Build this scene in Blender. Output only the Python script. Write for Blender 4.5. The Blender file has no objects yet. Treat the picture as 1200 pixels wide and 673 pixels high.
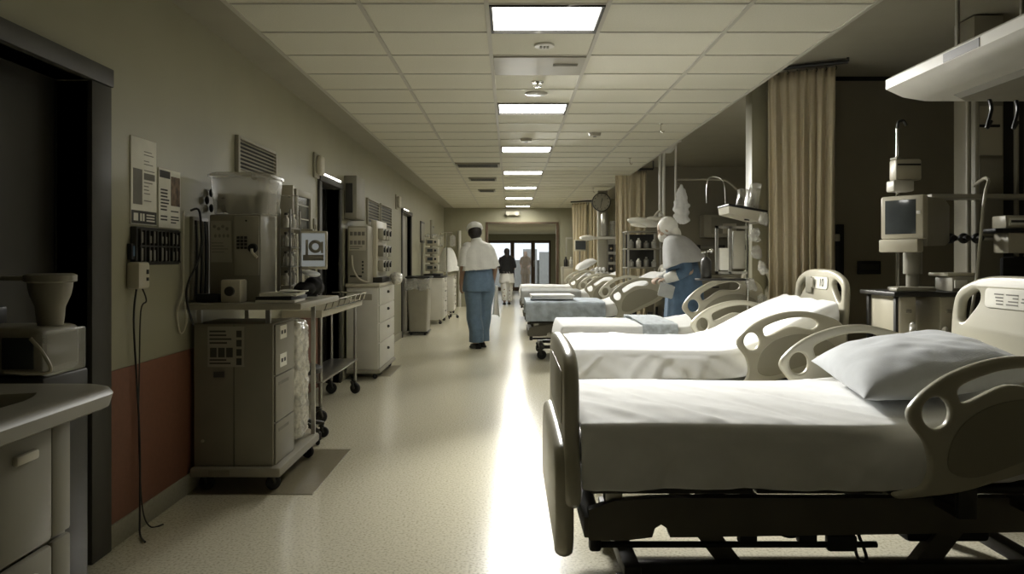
import bpy, bmesh, math, random
from math import pi, sin, cos, radians
from mathutils import Vector, Matrix, Euler, noise

random.seed(7)
SC = bpy.context.scene
COL = SC.collection
EYE = 1.22                      # eye height of the photographer
F = 900.0


def at(px, py, y):
    """point seen at a photo pixel, y metres down the ward"""
    return Vector(((px - 598.0) * y / F, y, EYE - (py - 303.0) * y / F))


# ------------------------------------------------------------------ materials
MATS = {}


def mat(name, col, rough=0.55, metal=0.0, var=0.06, scale=8.0, bump=0.0, bscale=60.0,
        alpha=1.0, spec=0.4, coat=0.0, sheen=0.0, detail=3.0, trans=0.0):
    m = bpy.data.materials.new(name)
    m.use_nodes = True
    nt = m.node_tree
    b = nt.nodes['Principled BSDF']
    tc = nt.nodes.new('ShaderNodeTexCoord')
    n = nt.nodes.new('ShaderNodeTexNoise')
    n.inputs['Scale'].default_value = scale
    n.inputs['Detail'].default_value = detail
    nt.links.new(tc.outputs['Object'], n.inputs['Vector'])
    mr = nt.nodes.new('ShaderNodeMapRange')
    mr.inputs['From Min'].default_value = 0.3
    mr.inputs['From Max'].default_value = 0.7
    mr.inputs['To Min'].default_value = 1.0 - var
    mr.inputs['To Max'].default_value = 1.0 + var
    nt.links.new(n.outputs['Fac'], mr.inputs['Value'])
    mx = nt.nodes.new('ShaderNodeVectorMath')
    mx.operation = 'SCALE'
    mx.inputs[0].default_value = col[:3]
    nt.links.new(mr.outputs['Result'], mx.inputs['Scale'])
    nt.links.new(mx.outputs['Vector'], b.inputs['Base Color'])
    b.inputs['Roughness'].default_value = rough
    b.inputs['Metallic'].default_value = metal
    b.inputs['Specular IOR Level'].default_value = spec
    b.inputs['Coat Weight'].default_value = coat
    b.inputs['Sheen Weight'].default_value = sheen
    b.inputs['Alpha'].default_value = alpha
    b.inputs['Transmission Weight'].default_value = trans
    if bump > 0:
        n2 = nt.nodes.new('ShaderNodeTexNoise')
        n2.inputs['Scale'].default_value = bscale
        n2.inputs['Detail'].default_value = 4
        nt.links.new(tc.outputs['Object'], n2.inputs['Vector'])
        bp = nt.nodes.new('ShaderNodeBump')
        bp.inputs['Strength'].default_value = bump
        bp.inputs['Distance'].default_value = 0.01
        nt.links.new(n2.outputs['Fac'], bp.inputs['Height'])
        nt.links.new(bp.outputs['Normal'], b.inputs['Normal'])
    MATS[name] = m
    return m


def emit_mat(name, col, strength):
    m = bpy.data.materials.new(name)
    m.use_nodes = True
    nt = m.node_tree
    nt.nodes.clear()
    e = nt.nodes.new('ShaderNodeEmission')
    e.inputs['Color'].default_value = (*col, 1)
    e.inputs['Strength'].default_value = strength
    o = nt.nodes.new('ShaderNodeOutputMaterial')
    nt.links.new(e.outputs[0], o.inputs[0])
    return m


def speckle_floor():
    m = bpy.data.materials.new('vinyl_floor')
    m.use_nodes = True
    nt = m.node_tree
    b = nt.nodes['Principled BSDF']
    tc = nt.nodes.new('ShaderNodeTexCoord')
    n = nt.nodes.new('ShaderNodeTexNoise')
    n.inputs['Scale'].default_value = 85
    n.inputs['Detail'].default_value = 4
    nt.links.new(tc.outputs['Object'], n.inputs['Vector'])
    r = nt.nodes.new('ShaderNodeValToRGB')
    r.color_ramp.elements[0].position = 0.33
    r.color_ramp.elements[0].color = (0.45, 0.415, 0.30, 1)
    r.color_ramp.elements[1].position = 0.5
    r.color_ramp.elements[1].color = (0.66, 0.62, 0.475, 1)
    e = r.color_ramp.elements.new(0.7)
    e.color = (0.71, 0.67, 0.53, 1)
    nt.links.new(n.outputs['Fac'], r.inputs['Fac'])
    nt.links.new(r.outputs['Color'], b.inputs['Base Color'])
    n2 = nt.nodes.new('ShaderNodeTexNoise')
    n2.inputs['Scale'].default_value = 2.2
    n2.inputs['Detail'].default_value = 5
    nt.links.new(tc.outputs['Object'], n2.inputs['Vector'])
    mr = nt.nodes.new('ShaderNodeMapRange')
    mr.inputs['To Min'].default_value = 0.165
    mr.inputs['To Max'].default_value = 0.185
    nt.links.new(n2.outputs['Fac'], mr.inputs['Value'])
    nt.links.new(mr.outputs['Result'], b.inputs['Roughness'])
    b.inputs['Specular IOR Level'].default_value = 0.32
    bp = nt.nodes.new('ShaderNodeBump')
    bp.inputs['Strength'].default_value = 0.05
    bp.inputs['Distance'].default_value = 0.004
    nt.links.new(n.outputs['Fac'], bp.inputs['Height'])
    nt.links.new(bp.outputs['Normal'], b.inputs['Normal'])
    return m


M = {}
M['floor'] = speckle_floor()
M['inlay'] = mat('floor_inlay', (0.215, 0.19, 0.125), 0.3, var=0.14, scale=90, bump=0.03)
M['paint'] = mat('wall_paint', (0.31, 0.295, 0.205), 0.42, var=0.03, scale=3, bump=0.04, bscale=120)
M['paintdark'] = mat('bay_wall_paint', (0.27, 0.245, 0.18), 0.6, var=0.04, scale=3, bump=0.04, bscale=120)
M['red'] = mat('wainscot_red', (0.20, 0.085, 0.05), 0.5, var=0.06, scale=40, bump=0.05, bscale=150)
M['base'] = mat('baseboard', (0.33, 0.31, 0.235), 0.4, var=0.08, scale=60)
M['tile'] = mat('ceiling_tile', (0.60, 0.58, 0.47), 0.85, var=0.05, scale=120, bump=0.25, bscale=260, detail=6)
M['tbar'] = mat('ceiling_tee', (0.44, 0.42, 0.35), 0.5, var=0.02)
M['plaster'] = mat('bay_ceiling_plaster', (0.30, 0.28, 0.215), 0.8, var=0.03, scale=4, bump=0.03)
M['frame'] = mat('door_frame_paint', (0.05, 0.047, 0.038), 0.5, var=0.06)
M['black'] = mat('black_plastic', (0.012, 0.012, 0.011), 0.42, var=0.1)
M['rubber'] = mat('rubber', (0.014, 0.014, 0.013), 0.6, var=0.15, scale=20)
M['dark'] = mat('dark_metal', (0.045, 0.043, 0.038), 0.4, metal=0.4, var=0.1)
M['steel'] = mat('brushed_steel', (0.42, 0.41, 0.37), 0.28, metal=0.9, var=0.08, scale=20)
M['chrome'] = mat('chrome', (0.65, 0.64, 0.6), 0.12, metal=1.0, var=0.04)
M['cream'] = mat('cream_plastic', (0.50, 0.465, 0.36), 0.35, var=0.04, scale=5, spec=0.5)
M['bedplastic'] = mat('bed_plastic', (0.46, 0.435, 0.34), 0.3, var=0.03, scale=4, spec=0.5)
M['bedpanel'] = mat('bed_panel_insert', (0.31, 0.29, 0.22), 0.4, var=0.03, scale=4)
M['white'] = mat('white_enamel', (0.62, 0.60, 0.53), 0.35, var=0.04, scale=5)
M['grey'] = mat('grey_enamel', (0.24, 0.225, 0.175), 0.45, var=0.06, scale=5)
M['midgrey'] = mat('mid_grey_enamel', (0.33, 0.31, 0.245), 0.45, var=0.06, scale=5)
M['bedframe'] = mat('bed_frame_enamel', (0.13, 0.12, 0.095), 0.45, var=0.1, scale=6)
M['sheet'] = mat('white_cotton', (0.84, 0.84, 0.825), 0.85, var=0.03, scale=14, bump=0.08, bscale=220, sheen=0.15)
M['pillow'] = mat('pillow_cotton', (0.58, 0.60, 0.62), 0.9, var=0.04, scale=18, bump=0.12, bscale=160, sheen=0.2)
M['mattress'] = mat('mattress_vinyl', (0.20, 0.21, 0.2), 0.5, var=0.06)
M['bluecloth'] = mat('pale_blue_blanket', (0.47, 0.53, 0.59), 0.9, var=0.25, scale=9, bump=0.3, bscale=40, sheen=0.2)
M['palecover'] = mat('pale_patterned_blanket', (0.54, 0.59, 0.63), 0.9, var=0.22, scale=26, bump=0.3, bscale=40, sheen=0.2, detail=1)
M['greycloth'] = mat('grey_blanket', (0.36, 0.37, 0.36), 0.9, var=0.10, scale=9, bump=0.3, bscale=40, sheen=0.2)
M['scrub'] = mat('scrub_blue', (0.13, 0.195, 0.275), 0.85, var=0.12, scale=14, bump=0.25, bscale=45, sheen=0.15)
M['scrubdark'] = mat('gown_blue', (0.08, 0.135, 0.21), 0.85, var=0.14, scale=14, bump=0.25, bscale=45, sheen=0.15)
M['whitecloth'] = mat('white_jacket_cloth', (0.66, 0.65, 0.60), 0.9, var=0.05, scale=14, bump=0.2, bscale=50)
M['greycape'] = mat('grey_cape_cloth', (0.36, 0.36, 0.35), 0.9, var=0.06, scale=14, bump=0.2, bscale=50)
M['blackcloth'] = mat('black_cloth', (0.01, 0.0095, 0.009), 0.9, var=0.2, scale=14, bump=0.2)
M['brown'] = mat('brown_coat', (0.13, 0.085, 0.05), 0.9, var=0.2, scale=9)
M['skin'] = mat('skin', (0.30, 0.185, 0.125), 0.55, var=0.06, scale=12)
M['paleskin'] = mat('pale_skin', (0.42, 0.31, 0.235), 0.55, var=0.06, scale=12)
M['hair'] = mat('dark_hair', (0.016, 0.012, 0.010), 0.5, var=0.25, scale=60, bump=0.5, bscale=80)
M['shoe'] = mat('black_shoe', (0.012, 0.011, 0.010), 0.35, var=0.1)
M['curtain'] = mat('tan_curtain', (0.60, 0.525, 0.365), 0.9, var=0.04, scale=24, bump=0.12, bscale=180, sheen=0.1)
M['paper'] = mat('paper', (0.74, 0.72, 0.63), 0.7, var=0.04, scale=15)
M['ink'] = mat('printed_ink', (0.05, 0.048, 0.042), 0.7, var=0.1)
M['inkgrey'] = mat('grey_print', (0.19, 0.18, 0.15), 0.7, var=0.1)
M['photo'] = mat('picture_print', (0.16, 0.11, 0.07), 0.6, var=0.6, scale=26)
M['rack'] = mat('dark_rack', (0.035, 0.034, 0.03), 0.5, var=0.25, scale=30)
M['glass'] = mat('glass', (0.8, 0.85, 0.85), 0.05, alpha=0.16, spec=0.6)
M['film'] = mat('clear_plastic', (0.62, 0.61, 0.55), 0.18, alpha=0.36, spec=0.7, var=0.15, scale=20)
M['milky'] = mat('milky_plastic', (0.50, 0.48, 0.41), 0.22, alpha=0.45, spec=0.6)
M['bag'] = mat('crinkled_plastic', (0.62, 0.60, 0.53), 0.22, spec=0.7, var=0.35, scale=22, bump=1.0, bscale=26)
M['screen'] = mat('dark_screen', (0.06, 0.068, 0.07), 0.12, spec=0.6, var=0.15, scale=6)
M['wood'] = mat('brown_door_frame', (0.10, 0.065, 0.04), 0.4, var=0.1, scale=8)
M['outwall'] = mat('outside_concrete', (0.30, 0.30, 0.29), 0.9, var=0.1)
M['bluelabel'] = mat('blue_sticker', (0.10, 0.17, 0.25), 0.5, var=0.1)


# ------------------------------------------------------------------ objects
ROOT_LOC = {}


def root_origin(o):
    while o.parent:
        o = o.parent
    return Vector(ROOT_LOC.get(o.name, (0, 0, 0)))


def tag(o, label, cat, group=None):
    o['label'] = label
    o['category'] = cat
    if group:
        o['group'] = group
    return o


def thing(name, label, cat, loc, group=None):
    o = bpy.data.objects.new(name, None)
    o.empty_display_size = 0.1
    COL.objects.link(o)
    o.location = loc
    ROOT_LOC[o.name] = tuple(loc)
    return tag(o, label, cat, group)


def link_mesh(name, me, m, parent=None, angle=40, label=None, smooth=True):
    """me in world coordinates; becomes one object"""
    o = bpy.data.objects.new(name, me)
    COL.objects.link(o)
    me.materials.clear()
    me.materials.append(m)
    if smooth:
        me.polygons.foreach_set('use_smooth', [True] * len(me.polygons))
        me.set_sharp_from_angle(angle=radians(angle))
    if parent:
        org = root_origin(parent)
        me.transform(Matrix.Translation(-org))
        o.parent = parent
    if label:
        o['label'] = label
    me.update()
    return o


def settle(o):
    """move the origin of a one-mesh thing to its base centre"""
    me = o.data
    xs = [v.co for v in me.vertices]
    c = Vector(((min(v.x for v in xs) + max(v.x for v in xs)) / 2,
                (min(v.y for v in xs) + max(v.y for v in xs)) / 2, min(v.z for v in xs)))
    me.transform(Matrix.Translation(-c))
    o.location = c
    return o


def RZ(deg):
    return Matrix.Rotation(radians(deg), 4, 'Z')


def RX(deg):
    return Matrix.Rotation(radians(deg), 4, 'X')


def RY(deg):
    return Matrix.Rotation(radians(deg), 4, 'Y')


class MB:
    def __init__(self, xf=None):
        self.bm = bmesh.new()
        self.xf = xf                     # optional 4x4 applied on build

    def _add(self, b2, mtx=None):
        if mtx is not None:
            bmesh.ops.transform(b2, matrix=mtx, verts=b2.verts)
        me = bpy.data.meshes.new('t')
        b2.to_mesh(me)
        b2.free()
        self.bm.from_mesh(me)
        bpy.data.meshes.remove(me)
        return self

    def box(self, x0, x1, y0, y1, z0, z1, bev=0.0, rot=None, seg=2):
        b = bmesh.new()
        bmesh.ops.create_cube(b, size=1)
        sx, sy, sz = x1 - x0, y1 - y0, z1 - z0
        bmesh.ops.scale(b, vec=(sx, sy, sz), verts=b.verts)
        if bev > 0:
            bev = min(bev, 0.49 * min(abs(sx), abs(sy), abs(sz)))
            bmesh.ops.bevel(b, geom=b.edges[:], offset=bev, segments=seg, affect='EDGES', profile=0.5)
        m = Matrix.Translation(((x0 + x1) / 2, (y0 + y1) / 2, (z0 + z1) / 2))
        if rot is not None:
            m = m @ rot
        return self._add(b, m)

    def cyl(self, p0, p1, r0, r1=None, seg=16, caps=True):
        r1 = r0 if r1 is None else r1
        p0, p1 = Vector(p0), Vector(p1)
        d = p1 - p0
        b = bmesh.new()
        bmesh.ops.create_cone(b, cap_ends=caps, segments=seg, radius1=max(r0, 1e-4), radius2=max(r1, 1e-4), depth=d.length)
        q = d.to_track_quat('Z', 'Y').to_matrix().to_4x4()
        return self._add(b, Matrix.Translation((p0 + p1) / 2) @ q)

    def ball(self, c, r, seg=16, sc=(1, 1, 1), rot=None):
        b = bmesh.new()
        bmesh.ops.create_uvsphere(b, u_segments=seg, v_segments=max(6, seg * 2 // 3), radius=1)
        m = Matrix.Translation(c)
        if rot is not None:
            m = m @ rot
        m = m @ Matrix.Diagonal((r * sc[0], r * sc[1], r * sc[2], 1))
        return self._add(b, m)

    def limb(self, pts, seg=14):
        """pts: [(point, radius)...]"""
        for (a, ra), (c, rc) in zip(pts, pts[1:]):
            self.cyl(a, c, ra, rc, seg)
        for a, ra in pts:
            self.ball(a, ra, seg)
        return self

    def tube(self, pts, r, seg=8, smooth=6):
        pts = [Vector(p) for p in pts]
        if smooth and len(pts) > 2:
            pts = catmull(pts, smooth)
        rings = []
        up = Vector((0, 0, 1))
        n_prev = None
        for i, p in enumerate(pts):
            t = (pts[min(i + 1, len(pts) - 1)] - pts[max(i - 1, 0)])
            if t.length < 1e-7:
                t = Vector((0, 0, 1))
            t.normalize()
            if n_prev is None:
                n = t.cross(up)
                if n.length < 0.1:
                    n = t.cross(Vector((1, 0, 0)))
            else:
                n = n_prev - t * n_prev.dot(t)
                if n.length < 1e-5:
                    n = t.cross(up)
            n.normalize()
            n_prev = n
            bb = t.cross(n)
            rings.append([p + (n * cos(2 * pi * k / seg) + bb * sin(2 * pi * k / seg)) * r for k in range(seg)])
        return self.rings(rings, True, True)

    def rings(self, rings, cap0=True, cap1=True):
        bm = self.bm
        vr = [[bm.verts.new(p) for p in ring] for ring in rings]
        n = len(rings[0])
        for a, c in zip(vr, vr[1:]):
            for k in range(n):
                bm.faces.new((a[k], a[(k + 1) % n], c[(k + 1) % n], c[k]))
        if cap0:
            bm.faces.new(list(reversed(vr[0])))
        if cap1:
            bm.faces.new(vr[-1])
        return self

    def lathe(self, prof, c=(0, 0, 0), seg=24, rot=None, cap=True):
        """prof: [(r, z)...] from bottom to top"""
        m = Matrix.Translation(c)
        if rot is not None:
            m = m @ rot
        rings = [[m @ Vector((max(r, 1e-4) * cos(2 * pi * k / seg), max(r, 1e-4) * sin(2 * pi * k / seg), z)) for k in range(seg)]
                 for r, z in prof]
        return self.rings(rings, cap, cap)

    def grid(self, pts):
        """pts: rows of points, open surface"""
        bm = self.bm
        v = [[bm.verts.new(p) for p in row] for row in pts]
        for a, c in zip(v, v[1:]):
            for k in range(len(a) - 1):
                bm.faces.new((a[k], a[k + 1], c[k + 1], c[k]))
        return self

    def prism(self, poly, axis, a, b):
        """poly: 2-D outline in the two other axes, extruded along axis from a to b"""
        def P(u, v, w):
            return {'x': (w, u, v), 'y': (u, w, v), 'z': (u, v, w)}[axis]
        self.rings([[Vector(P(u, v, a)) for u, v in poly], [Vector(P(u, v, b)) for u, v in poly]])
        return self

    def mesh(self, weld=False):
        if weld:
            bmesh.ops.remove_doubles(self.bm, verts=self.bm.verts, dist=1e-5)
        bmesh.ops.recalc_face_normals(self.bm, faces=self.bm.faces)
        if self.xf is not None:
            bmesh.ops.transform(self.bm, matrix=self.xf, verts=self.bm.verts)
        me = bpy.data.meshes.new('mesh')
        self.bm.to_mesh(me)
        self.bm.free()
        return me

    def build(self, name, m, parent=None, label=None, angle=40, weld=False):
        me = self.mesh(weld)
        me.name = name
        return link_mesh(name, me, m, parent, angle, label)

    def alone(self, name, m, label, cat, group=None, angle=40, weld=False):
        o = self.build(name, m, None, None, angle, weld)
        settle(o)
        return tag(o, label, cat, group)

    def struct(self, name, m, angle=40):
        o = self.build(name, m, None, None, angle)
        o['kind'] = 'structure'
        return o


def catmull(pts, n=6, closed=False):
    out = []
    L = len(pts)
    rng = range(L) if closed else range(L - 1)
    for i in rng:
        if closed:
            p0, p1, p2, p3 = pts[(i - 1) % L], pts[i], pts[(i + 1) % L], pts[(i + 2) % L]
        else:
            p0, p1, p2, p3 = pts[max(i - 1, 0)], pts[i], pts[i + 1], pts[min(i + 2, L - 1)]
        for k in range(n):
            t = k / n
            out.append(0.5 * ((2 * p1) + (p2 - p0) * t + (2 * p0 - 5 * p1 + 4 * p2 - p3) * t * t + (3 * p1 - p0 - 3 * p2 + p3) * t ** 3))
    if not closed:
        out.append(pts[-1])
    return out


def evaluated(me, mods):
    """bake modifiers: mods = [(type, {prop: value})]"""
    o = bpy.data.objects.new('tmp', me)
    COL.objects.link(o)
    for t, pr in mods:
        md = o.modifiers.new('m', t)
        for k, v in pr.items():
            setattr(md, k, v)
    dg = bpy.context.evaluated_depsgraph_get()
    dg.update()
    out = bpy.data.meshes.new_from_object(o.evaluated_get(dg))
    bpy.data.objects.remove(o)
    bpy.data.meshes.remove(me)
    return out


def plate(outline, holes, th, bev, fn, smooth=5):
    """a thick plate with rounded edges and true holes; fn maps (u, v, w) to the world"""
    cu = bpy.data.curves.new('plate', 'CURVE')
    cu.dimensions = '2D'
    cu.fill_mode = 'BOTH'
    cu.extrude = max(th / 2 - bev, 0.0005)
    cu.bevel_depth = bev
    cu.bevel_resolution = 2
    cu.offset = -bev
    for poly in [outline] + list(holes):
        pts = [Vector((p[0], p[1], 0)) for p in poly]
        if smooth:
            pts = catmull(pts, smooth, True)
        s = cu.splines.new('POLY')
        s.points.add(len(pts) - 1)
        for k, p in enumerate(pts):
            s.points[k].co = (p.x, p.y, 0, 1)
        s.use_cyclic_u = True
    o = bpy.data.objects.new('tmp', cu)
    COL.objects.link(o)
    dg = bpy.context.evaluated_depsgraph_get()
    dg.update()
    me = bpy.data.meshes.new_from_object(o.evaluated_get(dg))
    bpy.data.objects.remove(o)
    bpy.data.curves.remove(cu)
    for v in me.vertices:
        v.co = fn(v.co.x, v.co.y, v.co.z)
    bm = bmesh.new()
    bm.from_mesh(me)
    bmesh.ops.remove_doubles(bm, verts=bm.verts, dist=1e-5)
    bmesh.ops.recalc_face_normals(bm, faces=bm.faces)
    bm.to_mesh(me)
    bm.free()
    return me


def rrect(u0, u1, v0, v1, r, n=5):
    out = []
    for cx, cy, a0 in ((u1 - r, v1 - r, 0), (u0 + r, v1 - r, 90), (u0 + r, v0 + r, 180), (u1 - r, v0 + r, 270)):
        for k in range(n + 1):
            a = radians(a0 + 90 * k / n)
            out.append((cx + r * cos(a), cy + r * sin(a)))
    return out


def ellipse(cu, cv, ru, rv, n=20):
    return [(cu + ru * cos(2 * pi * k / n), cv + rv * sin(2 * pi * k / n)) for k in range(n)]


def writing(txt, size, fn, depth=0.001):
    cu = bpy.data.curves.new('txt', 'FONT')
    cu.body = txt
    cu.size = size
    cu.align_x = 'CENTER'
    cu.align_y = 'CENTER'
    cu.extrude = depth
    o = bpy.data.objects.new('tmp', cu)
    COL.objects.link(o)
    dg = bpy.context.evaluated_depsgraph_get()
    dg.update()
    me = bpy.data.meshes.new_from_object(o.evaluated_get(dg))
    bpy.data.objects.remove(o)
    bpy.data.curves.remove(cu)
    for v in me.vertices:
        v.co = fn(v.co.x, v.co.y, v.co.z)
    return me


def sstep(a, b, x):
    t = max(0.0, min(1.0, (x - a) / (b - a)))
    return t * t * (3 - 2 * t)


def copy_tree(o, parent=None):
    c = o.copy()
    COL.objects.link(c)
    if parent:
        c.parent = parent
    for ch in [x for x in bpy.data.objects if x.parent == o]:
        copy_tree(ch, c)
    return c


def caster(parent, x, y, r=0.05, zt=0.12, ang=0, m='dark', z0=0.0):
    """swivel caster standing on the floor"""
    A = radians(ang)
    ax = Vector((-sin(A), cos(A), 0))
    c = Vector((x, y, z0 + r))
    mb = MB()
    off = Vector((cos(A), sin(A), 0)) * r * 0.4
    t = Vector((x, y, zt)) - off
    mb.cyl((t.x, t.y, min(z0 + 2 * r + 0.004, zt - 0.002)), t, r * 0.35, seg=12)
    for s in (-1, 1):
        p = c + ax * s * r * 0.48
        q = Vector((t.x, t.y, z0 + 2 * r + 0.006)) + ax * s * r * 0.42
        mb.cyl(p, q, r * 0.2, r * 0.3, 8)
    mb.cyl(c - ax * r * 0.55, c + ax * r * 0.55, r * 0.16, seg=8)
    mb.box(t.x - r * 0.5, t.x + r * 0.5, t.y - r * 0.5, t.y + r * 0.5, z0 + 2 * r, z0 + 2 * r + r * 0.3, r * 0.1)
    f = mb.build('caster', M[m], parent)
    w = MB()
    q = ax.to_track_quat('Z', 'Y').to_matrix().to_4x4()
    h = r * 0.36
    w.lathe([(r * 0.3, -h), (r * 0.8, -h), (r * 0.97, -h * 0.6), (r, 0), (r * 0.97, h * 0.6), (r * 0.8, h), (r * 0.3, h)], c, 20, q)
    w.build('wheel', M['rubber'], f)
    return f


def lines(mb, x0, x1, z0, z1, rows, y, rnd, fill=0.75, th=0.0012, axis='y', h=0.45):
    """rows of unreadable print on a vertical face; axis = the face's normal"""
    st = (z1 - z0) / rows
    for i in range(rows):
        zc = z1 - st * (i + 0.5)
        w = (x1 - x0) * (fill + (1 - fill) * rnd.random()) if rnd.random() > .12 else 0
        if w <= 0:
            continue
        if axis == 'y':
            mb.box(x0, x0 + w, y - th, y, zc - st * h / 2, zc + st * h / 2)
        else:
            mb.box(y, y + th, x0, x0 + w, zc - st * h / 2, zc + st * h / 2)
    return mb
# ================================================================== SETTING
XL = -1.68        # corridor face of the left wall
HC = 2.50         # corridor ceiling
HB = 2.72         # bay ceiling
XE = 1.84         # edge of the tiled corridor ceiling
YB = 19.4         # back wall
YG = 29.0         # glazed doors at the end of the passage

MB().box(-3.4, 4.6, -1.6, 34, -0.1, 0.0).struct('floor', M['floor'])
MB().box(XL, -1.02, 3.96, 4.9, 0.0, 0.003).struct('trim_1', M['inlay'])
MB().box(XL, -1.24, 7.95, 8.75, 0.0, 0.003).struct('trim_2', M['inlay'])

doors = [(1.0, 3.05, 1.93), (6.78, 7.52, 1.90), (11.9, 12.9, 1.93)]
w = MB()
y = -1.6
for (a, b, h) in doors:
    w.box(XL - 0.12, XL, y, a, 0, HC)
    w.box(XL - 0.12, XL, a, b, h, HC)
    y = b
w.box(XL - 0.12, XL, y, YB + 0.12, 0, HC)
w.struct('wall_left', M['paint'])
w = MB()
bb = MB()
for (a, b) in ((3.20, 6.68), (7.62, 11.8), (13.0, YB)):
    if a < 4:
        w.box(XL, XL + 0.006, a, b, 0.10, 0.745)
    bb.box(XL, XL + 0.014, a, b, 0, 0.10, 0.004)
w.struct('trim_3', M['red'])
bb.struct('baseboard_left', M['base'])
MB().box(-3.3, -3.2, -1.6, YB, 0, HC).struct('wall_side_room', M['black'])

# door frames on the left wall
for k, (a, b, h) in enumerate(doors):
    f = MB()
    t = 0.15 if k == 0 else 0.09
    f.box(XL - 0.13, XL + 0.02, b, b + t, 0, h, 0.004)
    f.box(XL - 0.13, XL + 0.02, a - t, a, 0, h, 0.004)
    f.box(XL - 0.13, XL + 0.03, a - t, b + t, h, h + (0.075 if k == 0 else 0.06), 0.004)
    f.struct('trim_%d' % (4 + k), M['frame'])
# leaf of the first doorway, slid open inside, with its rails
d = MB()
d.box(XL - 0.18, XL - 0.135, 2.55, 3.2, 0.01, 1.95, 0.004)
o = d.struct('door_1', M['frame'])
MB().box(XL - 0.132, XL - 0.118, 2.62, 2.66, 0.95, 1.2, 0.004).build('door_handle', M['steel'], o)
d = MB()
d.box(-2.6, XL - 0.14, 7.54, 7.58, 0.01, 1.9, 0.004)
d.struct('door_2', M['frame'])
d = MB()
d.box(XL - 0.10, XL - 0.05, 11.9, 12.9, 0.01, 1.92, 0.004)
o = d.struct('door_3', M['midgrey'])
MB().box(XL - 0.05, XL - 0.02, 12.0, 12.03, 0.9, 1.1, 0.005).build('door_handle', M['steel'], o)

# back wall with the opening of the passage
w = MB()
w.box(XL - 0.12, -0.56, YB, YB + 0.14, 0, HB)
w.box(1.16, 4.5, YB, YB + 0.14, 0, HB)
w.box(-0.56, 1.16, YB, YB + 0.14, 2.10, HB)
w.struct('wall_back', M['paint'])
w = MB()
w.box(-0.62, -0.56, YB - 0.02, YB + 0.16, 0, 2.10)
w.box(1.16, 1.22, YB - 0.02, YB + 0.16, 0, 2.10)
w.box(-0.62, 1.22, YB - 0.02, YB + 0.16, 2.10, 2.14)
w.struct('trim_7', M['wood'])
MB().box(-1.3, -1.2, YB + 0.14, YG + 0.2, 0, 2.3).struct('wall_passage_left', M['paint'])
MB().box(1.75, 1.85, YB + 0.14, YG + 0.2, 0, 2.3).struct('wall_passage_right', M['paint'])
MB().box(-1.3, 1.85, YB + 0.14, YG + 0.2, 2.14, 2.24).struct('ceiling_passage', M['tile'])
# end wall above and beside the glazed doors
w = MB()
w.box(-1.2, 1.75, YG, YG + 0.12, 1.90, 2.14)
w.box(-1.2, -0.84, YG, YG + 0.12, 0, 1.90)
w.box(1.53, 1.75, YG, YG + 0.12, 0, 1.90)
w.struct('wall_end', M['paint'])
# three glazed leaves: frame > pane, handle
for k, (a, b) in enumerate(((-0.84, 0.08), (0.08, 0.86), (0.86, 1.53))):
    f = MB()
    t = 0.075
    f.box(a, a + t, YG + 0.02, YG + 0.08, 0.0, 1.90, 0.004)
    f.box(b - t, b, YG + 0.02, YG + 0.08, 0.0, 1.90, 0.004)
    f.box(a + t, b - t, YG + 0.02, YG + 0.08, 1.80, 1.90, 0.004)
    f.box(a + t, b - t, YG + 0.02, YG + 0.08, 0.0, 0.14, 0.004)
    o = f.struct('door_%d' % (4 + k), M['wood'])
    MB().box(a + t, b - t, YG + 0.045, YG + 0.055, 0.14, 1.80).build('pane', M['glass'], o)
    MB().box(a + t - 0.05, a + t - 0.025, YG - 0.01, YG + 0.02, 0.9, 1.15, 0.005).build('door_handle', M['steel'], o)

# right-hand bays: cross walls and outer walls
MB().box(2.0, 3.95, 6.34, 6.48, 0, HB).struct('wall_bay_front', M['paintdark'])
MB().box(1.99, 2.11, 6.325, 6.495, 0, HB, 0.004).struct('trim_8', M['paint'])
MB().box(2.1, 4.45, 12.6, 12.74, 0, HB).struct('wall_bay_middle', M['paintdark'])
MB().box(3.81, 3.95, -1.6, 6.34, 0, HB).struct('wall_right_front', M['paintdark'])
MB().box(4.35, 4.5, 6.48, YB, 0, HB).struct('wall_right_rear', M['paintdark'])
MB().box(-3.4, 4.6, -1.7, -1.6, 0, HB).struct('wall_behind', M['black'])
MB().box(2.12, 3.81, 6.328, 6.34, 0.0, 0.10, 0.003).struct('baseboard_bay', M['base'])

# ceilings
w = MB()
for j in range(-12, 32):
    ya = 4.345 + 0.49 * j
    yb_ = min(ya + 0.49, YB)
    if ya > YB:
        break
    if (j % 5) == 4 and j >= -1:
        w.box(-1.42, -0.12, ya, yb_, HC, HC + 0.04)
        w.box(0.494, XE, ya, yb_, HC, HC + 0.04)
        w.box(-0.12, 0.494, ya, yb_, HC + 0.06, HC + 0.09)
    else:
        w.box(-1.42, XE, ya, yb_, HC, HC + 0.04)
w.struct('ceiling_corridor', M['tile'])
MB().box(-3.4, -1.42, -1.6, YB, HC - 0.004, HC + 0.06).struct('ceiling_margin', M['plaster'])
g = MB()
for x in (-1.42, -0.757, -0.12, 0.494, 1.207, XE - 0.012):
    g.box(x - 0.012, x + 0.012, -1.6, YB, HC - 0.006, HC + 0.01)
for j in range(-12, 31):
    ya = 4.345 + 0.49 * j
    if ya < YB:
        g.box(-1.42, XE, ya - 0.008, ya + 0.008, HC - 0.004, HC + 0.01)
g.struct('trim_9', M['tbar'])
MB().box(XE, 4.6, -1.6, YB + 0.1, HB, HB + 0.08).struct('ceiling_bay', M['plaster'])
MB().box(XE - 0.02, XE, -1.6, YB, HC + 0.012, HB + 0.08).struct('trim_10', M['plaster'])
MB().box(-3.4, 4.6, -1.7, YB + 0.1, HB + 0.1, HB + 0.2).struct('roof', M['plaster'])
MB().box(2.12, 3.81, 6.33, 6.34, 2.685, 2.72).struct('trim_11', M['black'])

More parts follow.
